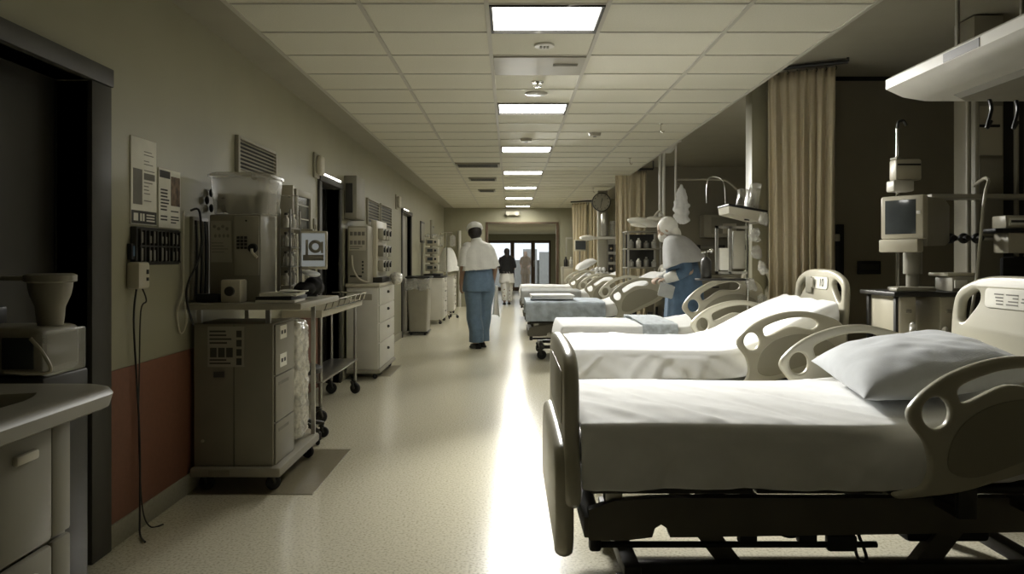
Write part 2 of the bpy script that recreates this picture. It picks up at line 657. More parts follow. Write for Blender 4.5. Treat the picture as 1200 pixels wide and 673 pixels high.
# outside, beyond the glazed doors
MB().box(-3, 3.2, 33.4, 33.6, 0, 1.15).struct('wall_courtyard', M['outwall'])
w = MB()
w.box(0.55, 1.15, 33.0, 33.3, 0, 1.62)
w.box(1.25, 1.9, 33.0, 33.3, 0, 1.5)
w.struct('wall_courtyard_block', M['outwall'])

# ------------------------------------------------------------------ ceiling lights and fittings
STR = [4, 10, 17, 23, 27, 28, 28]
lab = ['nearest and largest of the bright ceiling light panels', 'second bright ceiling light panel, just past the round grille',
       'third bright ceiling light panel down the corridor', 'fourth bright ceiling light panel down the corridor',
       'fifth bright ceiling light panel down the corridor', 'sixth bright ceiling light panel, next to last',
       'last and smallest bright ceiling light panel, before the back wall']
for k in range(7):
    ya = 3.855 + 2.45 * k
    t = thing('ceiling_light', lab[k], 'ceiling light', (0.187, ya + 0.245, HC), 'light panels along the corridor ceiling')
    f = MB()
    a, b, c, d_ = -0.12, 0.494, ya, ya + 0.49
    f.box(a + .013, a + 0.028, c + .012, d_ - .012, HC - 0.012, HC + 0.05)
    f.box(b - 0.028, b - .013, c + .012, d_ - .012, HC - 0.012, HC + 0.05)
    f.box(a + 0.028, b - 0.028, c + .012, c + 0.022, HC - 0.012, HC + 0.05)
    f.box(a + 0.028, b - 0.028, d_ - 0.022, d_ - .012, HC - 0.012, HC + 0.05)
    f.build('frame', M['frame'], t)
    MB().box(a + 0.028, b - 0.028, c + 0.022, d_ - 0.022, HC + 0.004, HC + 0.03).build(
        'diffuser', emit_mat('lamp_diffuser_%d' % k, (1.0, 0.975, 0.90), STR[k]), t)

t = thing('air_vent', 'grey ventilation panel in the tile between first and second light', 'vent', (0.187, 5.06, HC - 0.008))
MB().box(-0.106, 0.48, 4.848, 5.314, HC - 0.012, HC).build('panel', M['midgrey'], t)
s = MB()
for k in range(5):
    s.box(0.28, 0.44, 5.0 + 0.012 * k, 5.004 + 0.012 * k, HC - 0.016, HC - 0.011)
s.build('slat', M['grey'], t)

t = thing('downlight', 'small round ceiling fitting right behind the nearest light panel', 'downlight', (0.204, 4.6, HC))
MB().lathe([(0.058, -0.012), (0.062, -0.004), (0.05, 0.0)], (0.204, 4.6, HC), 24).build('rim', M['white'], t)
s = MB()
for k in (-1, 0, 1):
    s.box(0.204 + k * .02 - .007, 0.204 + k * .02 + .007, 4.585, 4.615, HC - 0.02, HC - 0.012)
s.build('lens', M['grey'], t)
t = thing('ceiling_sprinkler', 'small chrome sprinkler head beside the round grille', 'sprinkler', (0.197, 5.55, HC))
MB().lathe([(0.012, -0.04), (0.03, -0.038), (0.012, -0.034), (0.012, -0.012), (0.045, -0.008), (0.045, 0)], (0.197, 5.55, HC), 18).build('head', M['chrome'], t)
t = thing('ceiling_speaker', 'flat dark round grille in the ceiling before the second light', 'speaker', (0.2, 5.95, HC))
MB().lathe([(0.075, -0.01), (0.088, -0.006), (0.09, 0)], (0.2, 5.95, HC), 28).build('grille', M['grey'], t)
for (x, y, l) in ((0.862, 7.84, 'smoke detector on the ceiling right of the second light panel'),
                  (0.17, 8.2, 'flat smoke detector in the middle strip between second and third light')):
    t = thing('smoke_detector', l, 'smoke detector', (x, y, HC))
    MB().lathe([(0.03, -0.035), (0.055, -0.03), (0.062, -0.012), (0.065, 0)], (x, y, HC), 24).build('housing', M['midgrey'], t)
    MB().lathe([(0.018, -0.04), (0.02, -0.034)], (x, y, HC), 16).build('sensor', M['dark'], t)
for (x, y, sx, l) in ((-0.44, 10.45, 0.30, 'long grey air grille left of the third light'),
                      (-0.44, 12.3, 0.22, 'dark air grille left of the fourth light'),
                      (-0.44, 14.4, 0.16, 'far small air grille left of the fifth light')):
    t = thing('air_grille', l, 'vent', (x, y, HC))
    MB().box(x - sx, x + sx, y - 0.2, y + 0.2, HC - 0.02, HC, 0.004).build('frame', M['grey'], t)
    s = MB()
    for k in range(7):
        s.box(x - sx + 0.03, x + sx - 0.03, y - 0.17 + 0.05 * k, y - 0.15 + 0.05 * k, HC - 0.026, HC - 0.018)
    s.build('slat', M['dark'], t)
for (x, y, l) in ((1.43, 7.29, 'thin ceiling hook above the standing nurse in grey cape'),
                  (1.52, 9.76, 'small ceiling hook near the second curtain'),
                  (1.50, 13.9, 'farthest ceiling hook near the wall clock')):
    t = MB()
    t.lathe([(0.02, -0.006), (0.028, 0)], (x, y, HC), 14)
    t.tube([(x, y, HC), (x, y, HC - 0.06), (x + 0.015, y, HC - 0.085), (x + 0.03, y, HC - 0.07)], 0.006, 6)
    t.alone('ceiling_hook', M['chrome'], l, 'hook')

# twin emergency lamp on the back wall above the passage
t = thing('emergency_spotlight', 'small twin emergency lamp above the far passage opening', 'emergency light', (0.06, YB - 0.1, 2.33))
MB().box(-0.12, 0.24, YB - 0.12, YB, 2.31, 2.40, 0.01).build('housing', M['midgrey'], t)
for x in (-0.06, 0.16):
    MB().cyl((x, YB - 0.19, 2.35), (x, YB - 0.12, 2.35), 0.055, 0.04, 16).build('lamp', M['midgrey'], t)

# strip lamps over the two side doors of the left wall
for (ya, yb_, z, l, s) in ((6.80, 7.50, 1.965, 'lit white strip lamp over the nearer side doorway on the left wall', 9.0),
                           (11.92, 12.5, 1.985, 'lit white strip lamp over the farther side door on the left wall', 5.0)):
    t = thing('strip_lamp', l, 'lamp', (XL + 0.02, (ya + yb_) / 2, z))
    MB().box(XL, XL + 0.032, ya, yb_, z + 0.010, z + 0.022, 0.003).build('housing', M['midgrey'], t)
    MB().box(XL + 0.018, XL + 0.032, ya + 0.02, yb_ - 0.02, z - 0.004, z + 0.010, 0.003).build('tube', emit_mat('strip_tube', (1, 0.96, 0.86), s), t)

# ------------------------------------------------------------------ camera, world, exposure
cam = bpy.data.cameras.new('camera')
co = bpy.data.objects.new('camera', cam)
COL.objects.link(co)
co.location = (0, 0, EYE)
co.rotation_euler = (pi / 2, 0, 0)
cam.sensor_width = 36
cam.lens = 36 * F / 1200
cam.shift_x = 2 / 1200
cam.shift_y = -33.5 / 1200
cam.clip_start = 0.05
SC.camera = co

wd = bpy.data.worlds.new('World')
SC.world = wd
wd.use_nodes = True
bg = wd.node_tree.nodes['Background']
bg.inputs['Color'].default_value = (0.86, 0.93, 1.0, 1)
bg.inputs['Strength'].default_value = 1.5
SC.view_settings.view_transform = 'Standard'
SC.view_settings.look = 'None'
SC.view_settings.exposure = 0.14
SC.view_settings.gamma = 1.0
SC.view_settings.use_curve_mapping = False


def area(name, loc, target, sx, sy, power, col=(1, 0.95, 0.83), spread=180):
    l = bpy.data.lights.new(name, 'AREA')
    l.shape = 'RECTANGLE'
    l.size = sx
    l.size_y = sy
    l.energy = power
    l.color = col
    l.spread = radians(spread)
    o = bpy.data.objects.new(name, l)
    COL.objects.link(o)
    o.location = loc
    o.rotation_euler = (Vector(target) - Vector(loc)).to_track_quat('-Z', 'Y').to_euler()
    return o
# ================================================================== BEDS
RAIL = [(1.062, .7206), (1.093, .783), (1.186, .853), (1.312, .900), (1.434, .913), (1.545, .896), (1.655, .856),
        (1.705, .79), (1.70, .70), (1.67, .63), (1.53, .575), (1.36, .525), (1.23, .487), (1.10, .470), (1.03, .466),
        (1.02, .480), (1.06, .490), (1.109, .505), (1.130, .56), (1.115, .64)]
RHOLE = ellipse(1.150, .735, .044, .050, 16)
RSLOT = [(1.222, .783), (1.232, .822), (1.358, .868), (1.483, .873), (1.535, .842), (1.499, .806), (1.373, .822), (1.249, .768)]
RPANEL = [(1.185, .56), (1.20, .66), (1.27, .735), (1.38, .775), (1.50, .775), (1.60, .735), (1.64, .69), (1.58, .64), (1.42, .585), (1.27, .535)]


def side_rail(parent, ox, yc, side, lift=0.0, tilt=0.0):
    """side = -1 near, +1 far"""
    R = Matrix.Translation((1.05, 0, .47)) @ RY(-tilt) @ Matrix.Translation((-1.05, 0, -.47))

    def fn(u, v, w):
        p = R @ Vector((u, 0, v))
        return Vector((ox + p.x, yc + w * 1.0, p.z + lift))
    me = plate(RAIL, [RHOLE, RSLOT], .036, .012, fn, 5)
    o = link_mesh('side_rail', me, M['bedplastic'], parent, 50)

    def fn2(u, v, w):
        p = R @ Vector((u, 0, v))
        return Vector((ox + p.x, yc + side * .0185 + w, p.z + lift))
    me = plate(RPANEL, [], .006, .0025, fn2, 5)
    link_mesh('inset_panel', me, M['bedpanel'], o, 50)
    for u in (1.25, 1.5):
        b = MB()
        b.box(ox + u - .03, ox + u + .03, min(yc, yc - side * .15), max(yc, yc - side * .15), .40 + lift * .2, .43 + lift * .2, .005)
        b.box(ox + u - .03, ox + u + .03, yc - .012, yc + .012, .40 + lift * .2, .56 + lift, .004)
        b.build('rail_bracket', M['dark'], o)
    return o


def z_top(X, raise_, base=.672):
    return base + raise_ * sstep(.95, 1.85, X) * (0.6 + 0.4 * sstep(.9, 1.4, X)) + .004 * sin(X * 5)


def make_bed(x0, y0, raise_, label, foot='full', number=None, rails=('near', 'far'), rail_tilt=0.0, lift=0.0,
             ang=0.0, detail=True):
    """foot end at x0, near side at y0; 1.86 m long, .98 wide"""
    t = thing('hospital_bed', label, 'hospital bed', (x0 + .93, y0 + .49, 0), 'hospital beds in a row on the right of the ward')
    yn, yf = y0, y0 + .98
    # deck and rail frame
    b = MB()
    prof = [(.075, .315), (.075, .385), (.16, .415), (.30, .425), (1.73, .425), (1.73, .315), (.40, .295), (.345, .295), (.335, .325), (.315, .337), (.295, .325), (.285, .295), (.20, .285), (.075, .285)]
    for yy in (yn + .045, yf - .085):
        b.prism([(x0 + u, v) for u, v in prof], 'y', yy, yy + .04)
    b.box(x0 + .06, x0 + .12, yn + .05, yf - .05, .29, .36, .006)
    b.box(x0 + 1.66, x0 + 1.73, yn + .05, yf - .05, .30, .40, .006)
    for u in (.62, 1.15):
        b.box(x0 + u, x0 + u + .05, yn + .08, yf - .08, .33, .39, .004)
    b.build('frame', M['bedframe'], t)
    d = MB()
    d.box(x0 + .08, x0 + .62, yn + .04, yf - .04, .44, .465, .006)
    d.box(x0 + .63, x0 + 1.05, yn + .04, yf - .04, .44, .465, .006)
    d.box(x0 + 1.06, x0 + 1.70, yn + .04, yf - .04, .44, .465, .006)
    d.build('deck', M['dark'], t)
    # lifting gear
    for u, s in ((.42, 1), (1.36, -1)):
        for yy in (yn + .2, yf - .26):
            lm = MB()
            lm.prism([(x0 + u, .31), (x0 + u + .09, .31), (x0 + u + s * .13 + .09, .14), (x0 + u + s * .13, .14)], 'y', yy, yy + .05)
            lm.build('lift_arm', M['bedframe'], t)
    mt = MB()
    mt.box(x0 + .56, x0 + .78, yn + .36, yf - .36, .20, .31, .02)
    mt.cyl((x0 + .74, yn + .49, .25), (x0 + 1.22, yn + .49, .28), .028, seg=14)
    mt.box(x0 + 1.22, x0 + 1.52, yn + .22, yf - .22, .21, .33, .02)
    mt.build('motor', M['black'], t)
    bs = MB()
    for yy in (yn + .15, yf - .2):
        bs.box(x0 + .22, x0 + 1.66, yy, yy + .05, .125, .165, .008)
    for u in (.2, 1.62):
        bs.box(x0 + u, x0 + u + .06, yn + .1, yf - .1, .125, .175, .008)
    bs.build('base_frame', M['dark'], t)
    ln = MB()
    ln.cyl((x0 + .10, yn + .09, .255), (x0 + 1.05, yn + .09, .255), .011, seg=10)
    ln.box(x0 + .88, x0 + .98, yn + .07, yn + .11, .235, .29, .01)
    ln.box(x0 + .08, x0 + .12, yn + .07, yn + .11, .235, .30, .01)
    ln.build('link_bar', M['black'], t)
    if detail:
        cb = MB()
        cb.tube([(x0 + .70, yn + .12, .30), (x0 + .76, yn + .11, .275), (x0 + .84, yn + .12, .285), (x0 + .9, yn + .12, .31)], .006, 6)
        cb.tube([(x0 + .98, yn + .12, .30), (x0 + .99, yn + .1, .21), (x0 + 1.03, yn + .12, .20), (x0 + 1.0, yn + .14, .30)], .006, 6)
        cb.build('cable', M['black'], t)
        for u in (.58, .78):
            MB().box(x0 + u, x0 + u + .06, yn + .06, yn + .10, .265, .30, .006).build('bag_hook', M['black'], t)
        cr = MB()
        cr.ball((x0 + .16, yn + .10, .47), .045, 14, (1.2, .8, .8))
        cr.cyl((x0 + .10, yn + .12, .44), (x0 + .22, yn + .12, .50), .016, seg=10)
        cr.box(x0 + .13, x0 + .19, yn + .06, yn + .12, .40, .47, .008)
        cr.build('crank_gear', M['steel'], t)
    for u in (.23, 1.65):
        for yy in (yn + .13, yf - .13):
            caster(t, x0 + u, yy, .058, .135, random.uniform(-60, 60))
    # mattress
    rows = []
    m = MB()
    xs = [.125 + 1.57 * k / 26 for k in range(27)]
    ring_list = []
    for X in xs:
        zt = z_top(X, raise_) - .018
        zb = .466 + (zt - .654) * 1.0
        zb = max(zb, .466)
        e = .02 if X in (xs[0], xs[-1]) else 0.0
        ring_list.append([Vector((x0 + X, y, z)) for y, z in (
            (yn + .02 + e, zb + .02), (yn + .04 + e, zb), (yf - .04 - e, zb), (yf - .02 - e, zb + .02),
            (yf - .02 - e, zt - .02), (yf - .04 - e, zt), (yn + .04 + e, zt), (yn + .02 + e, zt - .02))])
    m.rings(ring_list)
    m.build('mattress', M['mattress'], t)
    # foot board: upper panel and lower bumper shell
    if foot:
        def ff(u, v, w):
            return Vector((x0 + .018 + w, yn + u, v))
        o = link_mesh('footboard', plate(
            [(.015, .40), (.965, .40), (.968, .62), (.955, .80), (.90, .875), (.78, .905), (.49, .912), (.20, .905), (.08, .875), (.025, .80), (.012, .62)],
            [], .05, .019, ff, 5), M['bedplastic'], t, 50)

        def fl(u, v, w):
            return Vector((x0 - .008 + w, yn + u, v))
        link_mesh('bumper', plate([(-.008, .29), (.015, .252), (.07, .236), (.49, .232), (.91, .236), (.965, .252), (.99, .29), (.995, .40), (.985, .50), (.94, .57), (.85, .60), (.49, .607), (.13, .60), (.04, .57), (-.005, .50), (-.015, .40)],
                                  [], .062, .027, fl, 5), M['bedplastic'], o, 50)

        def fi(u, v, w):
            return Vector((x0 - .006 + w, yn + u, v))
        link_mesh('inset_panel', plate(rrect(.14, .84, .64, .83, .06), [], .008, .003, fi, 0), M['bedpanel'], o, 50)
    # head board
    def fh(u, v, w):
        return Vector((x0 + 1.765 + w + (v - .6) * .06, yn + u, v))
    hb = link_mesh('headboard', plate(
        [(.09, .52), (.89, .52), (.895, .75), (.90, .98), (.87, 1.075), (.78, 1.12), (.66, 1.145), (.49, 1.15), (.32, 1.145), (.20, 1.12), (.11, 1.075), (.08, .98), (.085, .75)],
        [[(.135, 1.0), (.15, 1.045), (.235, 1.085), (.27, 1.075), (.27, 1.04), (.215, .985), (.17, .95), (.14, .955)],
         [(.845, 1.0), (.83, 1.045), (.745, 1.085), (.71, 1.075), (.71, 1.04), (.765, .985), (.81, .95), (.84, .955)]],
        .04, .014, fh, 5), M['bedplastic'], t, 50)

    def fp(u, v, w):
        return Vector((x0 + 1.742 + w + (v - .6) * .06, yn + u, v))
    lp = link_mesh('label_plate', plate(rrect(.33, .66, 1.02, 1.10, .02), [], .006, .002, fp, 0), M['paper'], hb, 50)
    if number:
        me = writing(number, .075, lambda u, v, w: Vector((x0 + 1.7375 + w + (1.06 - .6 + v) * .06, yn + .42 - u, 1.06 + v)), .0006)
        link_mesh('number', me, M['ink'], lp, 30)
        cl = MB()
        cl.box(x0 + 1.7520, x0 + 1.7620, yn + .56, yn + .66, .99, 1.10, .004)
        cl.box(x0 + 1.7480, x0 + 1.7560, yn + .52, yn + .56, 1.03, 1.09, .004)
        cl.build('clip', M['grey'], hb)
    else:
        me = MB()
        pr = random.Random(int(y0 * 10))
        for k in range(3):
            for q in range(4):
                zz = 1.035 + .013 * q
                me.box(x0 + 1.7375 + (zz - .6) * .06, x0 + 1.7385 + (zz - .6) * .06, yn + .36 + .09 * k, yn + .36 + .09 * k + pr.uniform(.03, .075), zz, zz + .005)
        me.build('plate_print', M['inkgrey'], lp)
    for yy in (yn + .22, yf - .27):
        MB().box(x0 + 1.72, x0 + 1.77, yy, yy + .05, .35, .60, .008).build('headboard_post', M['dark'], hb)
    if 'near' in rails:
        side_rail(t, x0, yn - .082, -1, lift, rail_tilt)
    if 'far' in rails:
        side_rail(t, x0, yf + .082, 1, lift, rail_tilt)
    return t


def bed_sheet(x0, y0, raise_, label, hem_near=.475, hem_far=.50, X0=.055, X1=1.70, seed=1, wr=1.0, m='sheet', name='bed_sheet',
              base=.676, cat='bed sheet', group=None, out=.0, foot_drop=True):
    """one cloth over the mattress, hanging on both long sides"""
    nu = 110
    prof = []       # (across 0..1 or drop)
    nd = 12
    rows = []
    yn, yf = y0 - out, y0 + .98 + out
    sd = seed * 13.7
    for i in range(nu + 1):
        X = X0 + (X1 - X0) * i / nu
        row = []
        foldn = noise.noise(Vector((X * 7.5, sd, 0))) * .65 + noise.noise(Vector((X * 17, sd, 3))) * .35
        foldf = noise.noise(Vector((X * 7.5, sd, 9))) * .65 + noise.noise(Vector((X * 17, sd, 5))) * .35
        zt = z_top(X, raise_, base)
        rise = zt - base
        fd = 0.0
        if foot_drop:
            fd = sstep(0.022, 0.0, X - X0)
        R = .035
        # near drop, from hem up
        hn = hem_near + rise * .8 + .010 * noise.noise(Vector((X * 3.1, sd, 2)))
        for k in range(nd):
            f = k / nd
            z = hn + (zt - R - hn) * f
            dep = 1 - f
            yy = yn + .004 - dep * (.006 + .020 * wr * max(-.3, foldn)) - dep * dep * .004
            # slanted creases running down the side
            yy -= .006 * wr * noise.noise(Vector((X * 9 + z * 14, z * 3, sd + 4)))
            yy -= .018 * wr * max(0, .30 - 1.6 * abs(noise.noise(Vector((X * 5.5 - z * 5, z * 1.5, sd + 21)))))
            row.append((yy, z))
        for k in range(5):
            a = pi / 2 * k / 4
            row.append((yn + .004 + R - R * cos(a), zt - R + R * sin(a)))
        n_t = 26
        for k in range(1, n_t):
            f = k / n_t
            yy = yn + .004 + R + (yf - yn - .008 - 2 * R) * f
            Y = yy - y0
            w1 = noise.noise(Vector((X * 6 + Y * 5, X * 1.2 - Y * 1.6, sd)))
            w2 = noise.noise(Vector((X * 15 + Y * 10, X * 2 - Y * 4, sd + 7)))
            w3 = noise.noise(Vector(((X * 1.9 + Y * 1.15) * 5.5, (X * .6 - Y) * .8, sd + 11)))
            w2 += 5.0 * max(0, .28 - abs(w3) * 2.4)
            edge = (4 * f * (1 - f))
            z = zt + wr * (.007 * max(w1, -.25) + .0035 * w2) + .006 * edge
            row.append((yy, z))
        for k in range(5):
            a = pi / 2 * (1 - k / 4)
            row.append((yf - .004 - R + R * cos(a), zt - R + R * sin(a)))
        hf = hem_far + rise * .8
        for k in range(1, nd + 1):
            f = k / nd
            z = zt - R - (zt - R - hf) * f
            row.append((yf - .004 + f * (.006 + .020 * wr * max(-.3, foldf)), z))
        if fd > 0:
            row = [(y, z - fd * max(0, z - hem_near - .02) * .75 if z > hem_near else z) for y, z in row]
        rows.append([Vector((x0 + X - .006 * fd, y, z)) for y, z in row])
    mb = MB()
    mb.grid(rows)
    me = mb.mesh()
    me = evaluated(me, [('SOLIDIFY', {'thickness': .004, 'offset': -1}), ('SUBSURF', {'levels': 1})])
    o = link_mesh(name, me, M[m], None, 180)
    settle(o)
    return tag(o, label, cat, group)


def pillow(name, c, L, W, T, rot, label, m='pillow', seed=0, group=None):
    n = 30
    def surf(sgn):
        rows = []
        for i in range(n + 1):
            u = -1 + 2 * i / n
            row = []
            for j in range(n + 1):
                v = -1 + 2 * j / n
                h = (max(0, 1 - abs(u) ** 2.6) ** .55) * (max(0, 1 - abs(v) ** 2.6) ** .55)
                pin = 1 - .07 * (1 - abs(u) ** 4) * abs(v) ** 6
                pin2 = 1 - .07 * (1 - abs(v) ** 4) * abs(u) ** 6
                wz = .05 * noise.noise(Vector((u * 2.2 + seed, v * 2.2, sgn))) + .03 * noise.noise(Vector((u * 6 + v * 3, v * 5, seed)))
                hh = h * (1 + wz * 3) * (T * (.62 if sgn > 0 else .38))
                row.append(Vector((u * L / 2 * pin2, v * W / 2 * pin, sgn * hh)))
            rows.append(row)
        return rows
    mb = MB()
    mb.grid(surf(1))
    mb.grid(surf(-1))
    mtx = Matrix.Translation(c) @ rot
    mb.xf = mtx
    me = mb.mesh(True)
    me = evaluated(me, [('SUBSURF', {'levels': 1})])
    o = link_mesh(name, me, M[m], None, 180)
    # base origin
    settle(o)
    return tag(o, label, 'pillow', group)


def cover(name, x0, y0, raise_, Xa, Xb, hem_near, hem_far, label, m, base=.704, seed=3, wr=.8, out=.044, cat='blanket', group=None):
    return bed_sheet(x0, y0, raise_, label, hem_near, hem_far, Xa, Xb, seed, wr, m, name, base, cat, group, out, False)


BEDS = {}
b1 = (0.185, 2.50)
make_bed(*b1, .05, 'nearest hospital bed, with a blue-grey pillow and full dark foot panel')
bed_sheet(*b1, .05, 'creased white sheet hanging over the near side of the nearest bed', .468, .5, X0=.046, X1=1.70, seed=1, wr=1.7, foot_drop=False)
pillow('pillow', (b1[0] + 1.375, b1[1] + .46, .80), .62, .74, .18, RZ(-8) @ RY(-9) @ RX(3),
       'plump blue-grey pillow at the head of the nearest bed')
b2 = (0.26, 4.58)
make_bed(*b2, .30, 'second hospital bed, with the number 10 on its headboard', foot=None, number='10', lift=0.0)
bed_sheet(*b2, .30, 'rumpled white sheet covering the second bed up to its raised head', .50, .5, seed=2, wr=2.4)
b3 = (0.33, 6.12)
make_bed(*b3, .12, 'third hospital bed, in front of the nurse in the grey cape', foot=None, lift=.10, rail_tilt=9, rails=('near',))
bed_sheet(*b3, .12, 'white sheet over the foot of the third bed', .47, .5, seed=3, wr=1.2)
cover('blanket', *b3, .12, .72, 1.0, .53, .53, 'pale blue patterned blanket across the middle of the third bed', 'palecover', seed=5)
b4 = (0.15, 9.15)
make_bed(*b4, .40, 'fourth hospital bed, with casters showing under a striped blue cover', foot=None, lift=.03, rail_tilt=8)
bed_sheet(*b4, .40, 'white sheet on the raised head of the fourth bed', .52, .5, seed=4)
cover('blanket', *b4, .40, .03, .98, .47, .5, 'grey-blue cover draped down the side of the fourth bed', 'bluecloth', seed=6)
b5 = (0.15, 12.25)
make_bed(*b5, .36, 'fifth hospital bed, level with the wall clock', foot=None, rail_tilt=8)
bed_sheet(*b5, .36, 'white sheet on the fifth bed', .52, .5, seed=7)
cover('blanket', *b5, .36, .03, .98, .50, .5, 'dull grey blanket over the foot of the fifth bed', 'greycloth', seed=8)
b6 = (0.13, 15.2)
make_bed(*b6, .40, 'sixth and farthest hospital bed, by the passage opening', foot=None, rail_tilt=10)
bed_sheet(*b6, .40, 'white sheet over the steeply raised farthest bed', .47, .5, seed=9)
pillow('pillow', (b6[0] + 1.42, b6[1] + .5, 1.085), .45, .62, .16, RY(-24), 'white pillow propped on the raised farthest bed', 'sheet', 3)
# folded towel-like sheet on the fourth bed
mb = MB()
for k in range(3):
    mb.box(b4[0] + .10, b4[0] + .62, b4[1] + .10, b4[1] + .62, .728 + .017 * k, .744 + .017 * k, .008, RZ(2 * k - 2), 3)
mb.alone('folded_sheet', M['sheet'], 'folded white sheet lying on the foot of the fourth bed', 'folded sheet')
# ================================================================== PEOPLE


def loft(mb, path, seg=36, fold=None, cap=True, up=Vector((0, 1, 0)), inner=.0):
    """path: [(centre, ra, rb)...]; ra along the ring's side axis, rb along `up`-ish"""
    pts = [Vector(p[0]) for p in path]
    rings = []
    for i, (c, ra, rb) in enumerate(path):
        t = pts[min(i + 1, len(pts) - 1)] - pts[max(i - 1, 0)]
        t.normalize()
        b = up - t * up.dot(t)
        if b.length < .05:
            b = Vector((0, 0, 1)) - t * t.z
        b.normalize()
        a = b.cross(t)
        ring = []
        for k in range(seg):
            th = 2 * pi * k / seg
            s = 1.0
            if fold:
                fr, amp, ph = fold
                am = amp * i / max(1, len(path) - 1)
                s += am * sin(fr * th + ph) + am * .6 * sin((fr * 1.7 // 1) * th + ph * 2)
            ring.append(Vector(c) + a * ra * s * cos(th) + b * rb * s * sin(th))
        rings.append(ring)
    if inner:
        c, last = Vector(path[-1][0]), rings[-1]
        rings.append([c + (p - c) * (1 - inner) + (pts[-2] - pts[-1]).normalized() * .01 for p in last])
        rings.append([Vector(path[-2][0]) + (p - Vector(path[-2][0])) * (1 - inner) for p in rings[-3]])
    mb.rings(rings, cap, cap)
    return mb


def hand(mb, wrist, d, palm_n, curl=.5, side=1, s=1.0):
    """wrist point, direction of the fingers, normal of the palm; side picks the thumb's side"""
    wrist, d, n = Vector(wrist), Vector(d).normalized(), Vector(palm_n).normalized()
    n = (n - d * n.dot(d)).normalized()
    a = d.cross(n) * side
    L = .085 * s
    mb.limb([(wrist, .023 * s), (wrist + d * .02, .024 * s)])
    for k in range(4):
        o = (k - 1.5) * .0195 * s
        base = wrist + d * L + a * o
        mb.limb([(wrist + d * .015 + a * o * .6, .013 * s), (base, .0115 * s)], 10)
        ln = (.066, .076, .071, .055)[k] * s
        p, dd = base, d.copy()
        pts = [(p, .0105 * s)]
        for j, fr in enumerate((.45, .32, .25)):
            ca = curl * (.35 + .35 * j)
            q = (d * cos(ca * (j + 1) * .8) + n * sin(ca * (j + 1) * .8)).normalized()
            p = p + q * ln * fr
            pts.append((p, (.0098 - .0009 * j) * s))
        mb.limb(pts, 10)
    tb = wrist + d * .03 - a * .026 * s
    t1 = tb + (d * .6 - a * .55 + n * .3).normalized() * .038 * s
    t2 = t1 + (d * .85 - a * .15 + n * .35).normalized() * .032 * s
    mb.limb([(wrist + d * .012 - a * .012, .016 * s), (tb, .0145 * s), (t1, .0115 * s), (t2, .0095 * s)], 10)


def head(mb, c, R, k=1.0):
    """c: centre of the skull, local +Y is the face"""
    X = Matrix.Translation(c) @ R
    def P(x, y, z):
        return X @ Vector((x * k, y * k, z * k))
    mb.ball(P(0, -.012, .022), k, 20, (.074, .092, .088), R)
    mb.ball(P(0, .020, -.030), k, 18, (.058, .068, .075), R)
    mb.limb([(P(-.024, .045, -.085), .022 * k), (P(0, .060, -.092), .022 * k), (P(.024, .045, -.085), .022 * k)])
    mb.limb([(P(0, .082, .012), .009 * k), (P(0, .100, -.022), .0135 * k)], 10)      # nose
    for s in (-1, 1):
        mb.ball(P(.013 * s, .088, -.026), .0085 * k, 10)
        mb.ball(P(.030 * s, .074, .026), .017 * k, 10, (1.25, .6, .5), R)             # brow
        mb.ball(P(.046 * s, .055, -.022), .022 * k, 10)                                 # cheek
        mb.ball(P(.031 * s, .073, .004), .0125 * k, 10)                                 # eye
        mb.ball(P(.076 * s, -.008, -.008), k, 10, (.010, .020, .033), R)               # ear
    mb.ball(P(0, .080, -.056), k, 10, (.024, .010, .006), R)                           # lips
    mb.ball(P(0, .077, -.067), k, 10, (.020, .011, .007), R)


def body_mesh(mb, voxel=.0055):
    me = mb.mesh()
    return evaluated(me, [('REMESH', {'mode': 'VOXEL', 'voxel_size': voxel}), ('SMOOTH', {'factor': .5, 'iterations': 3})])


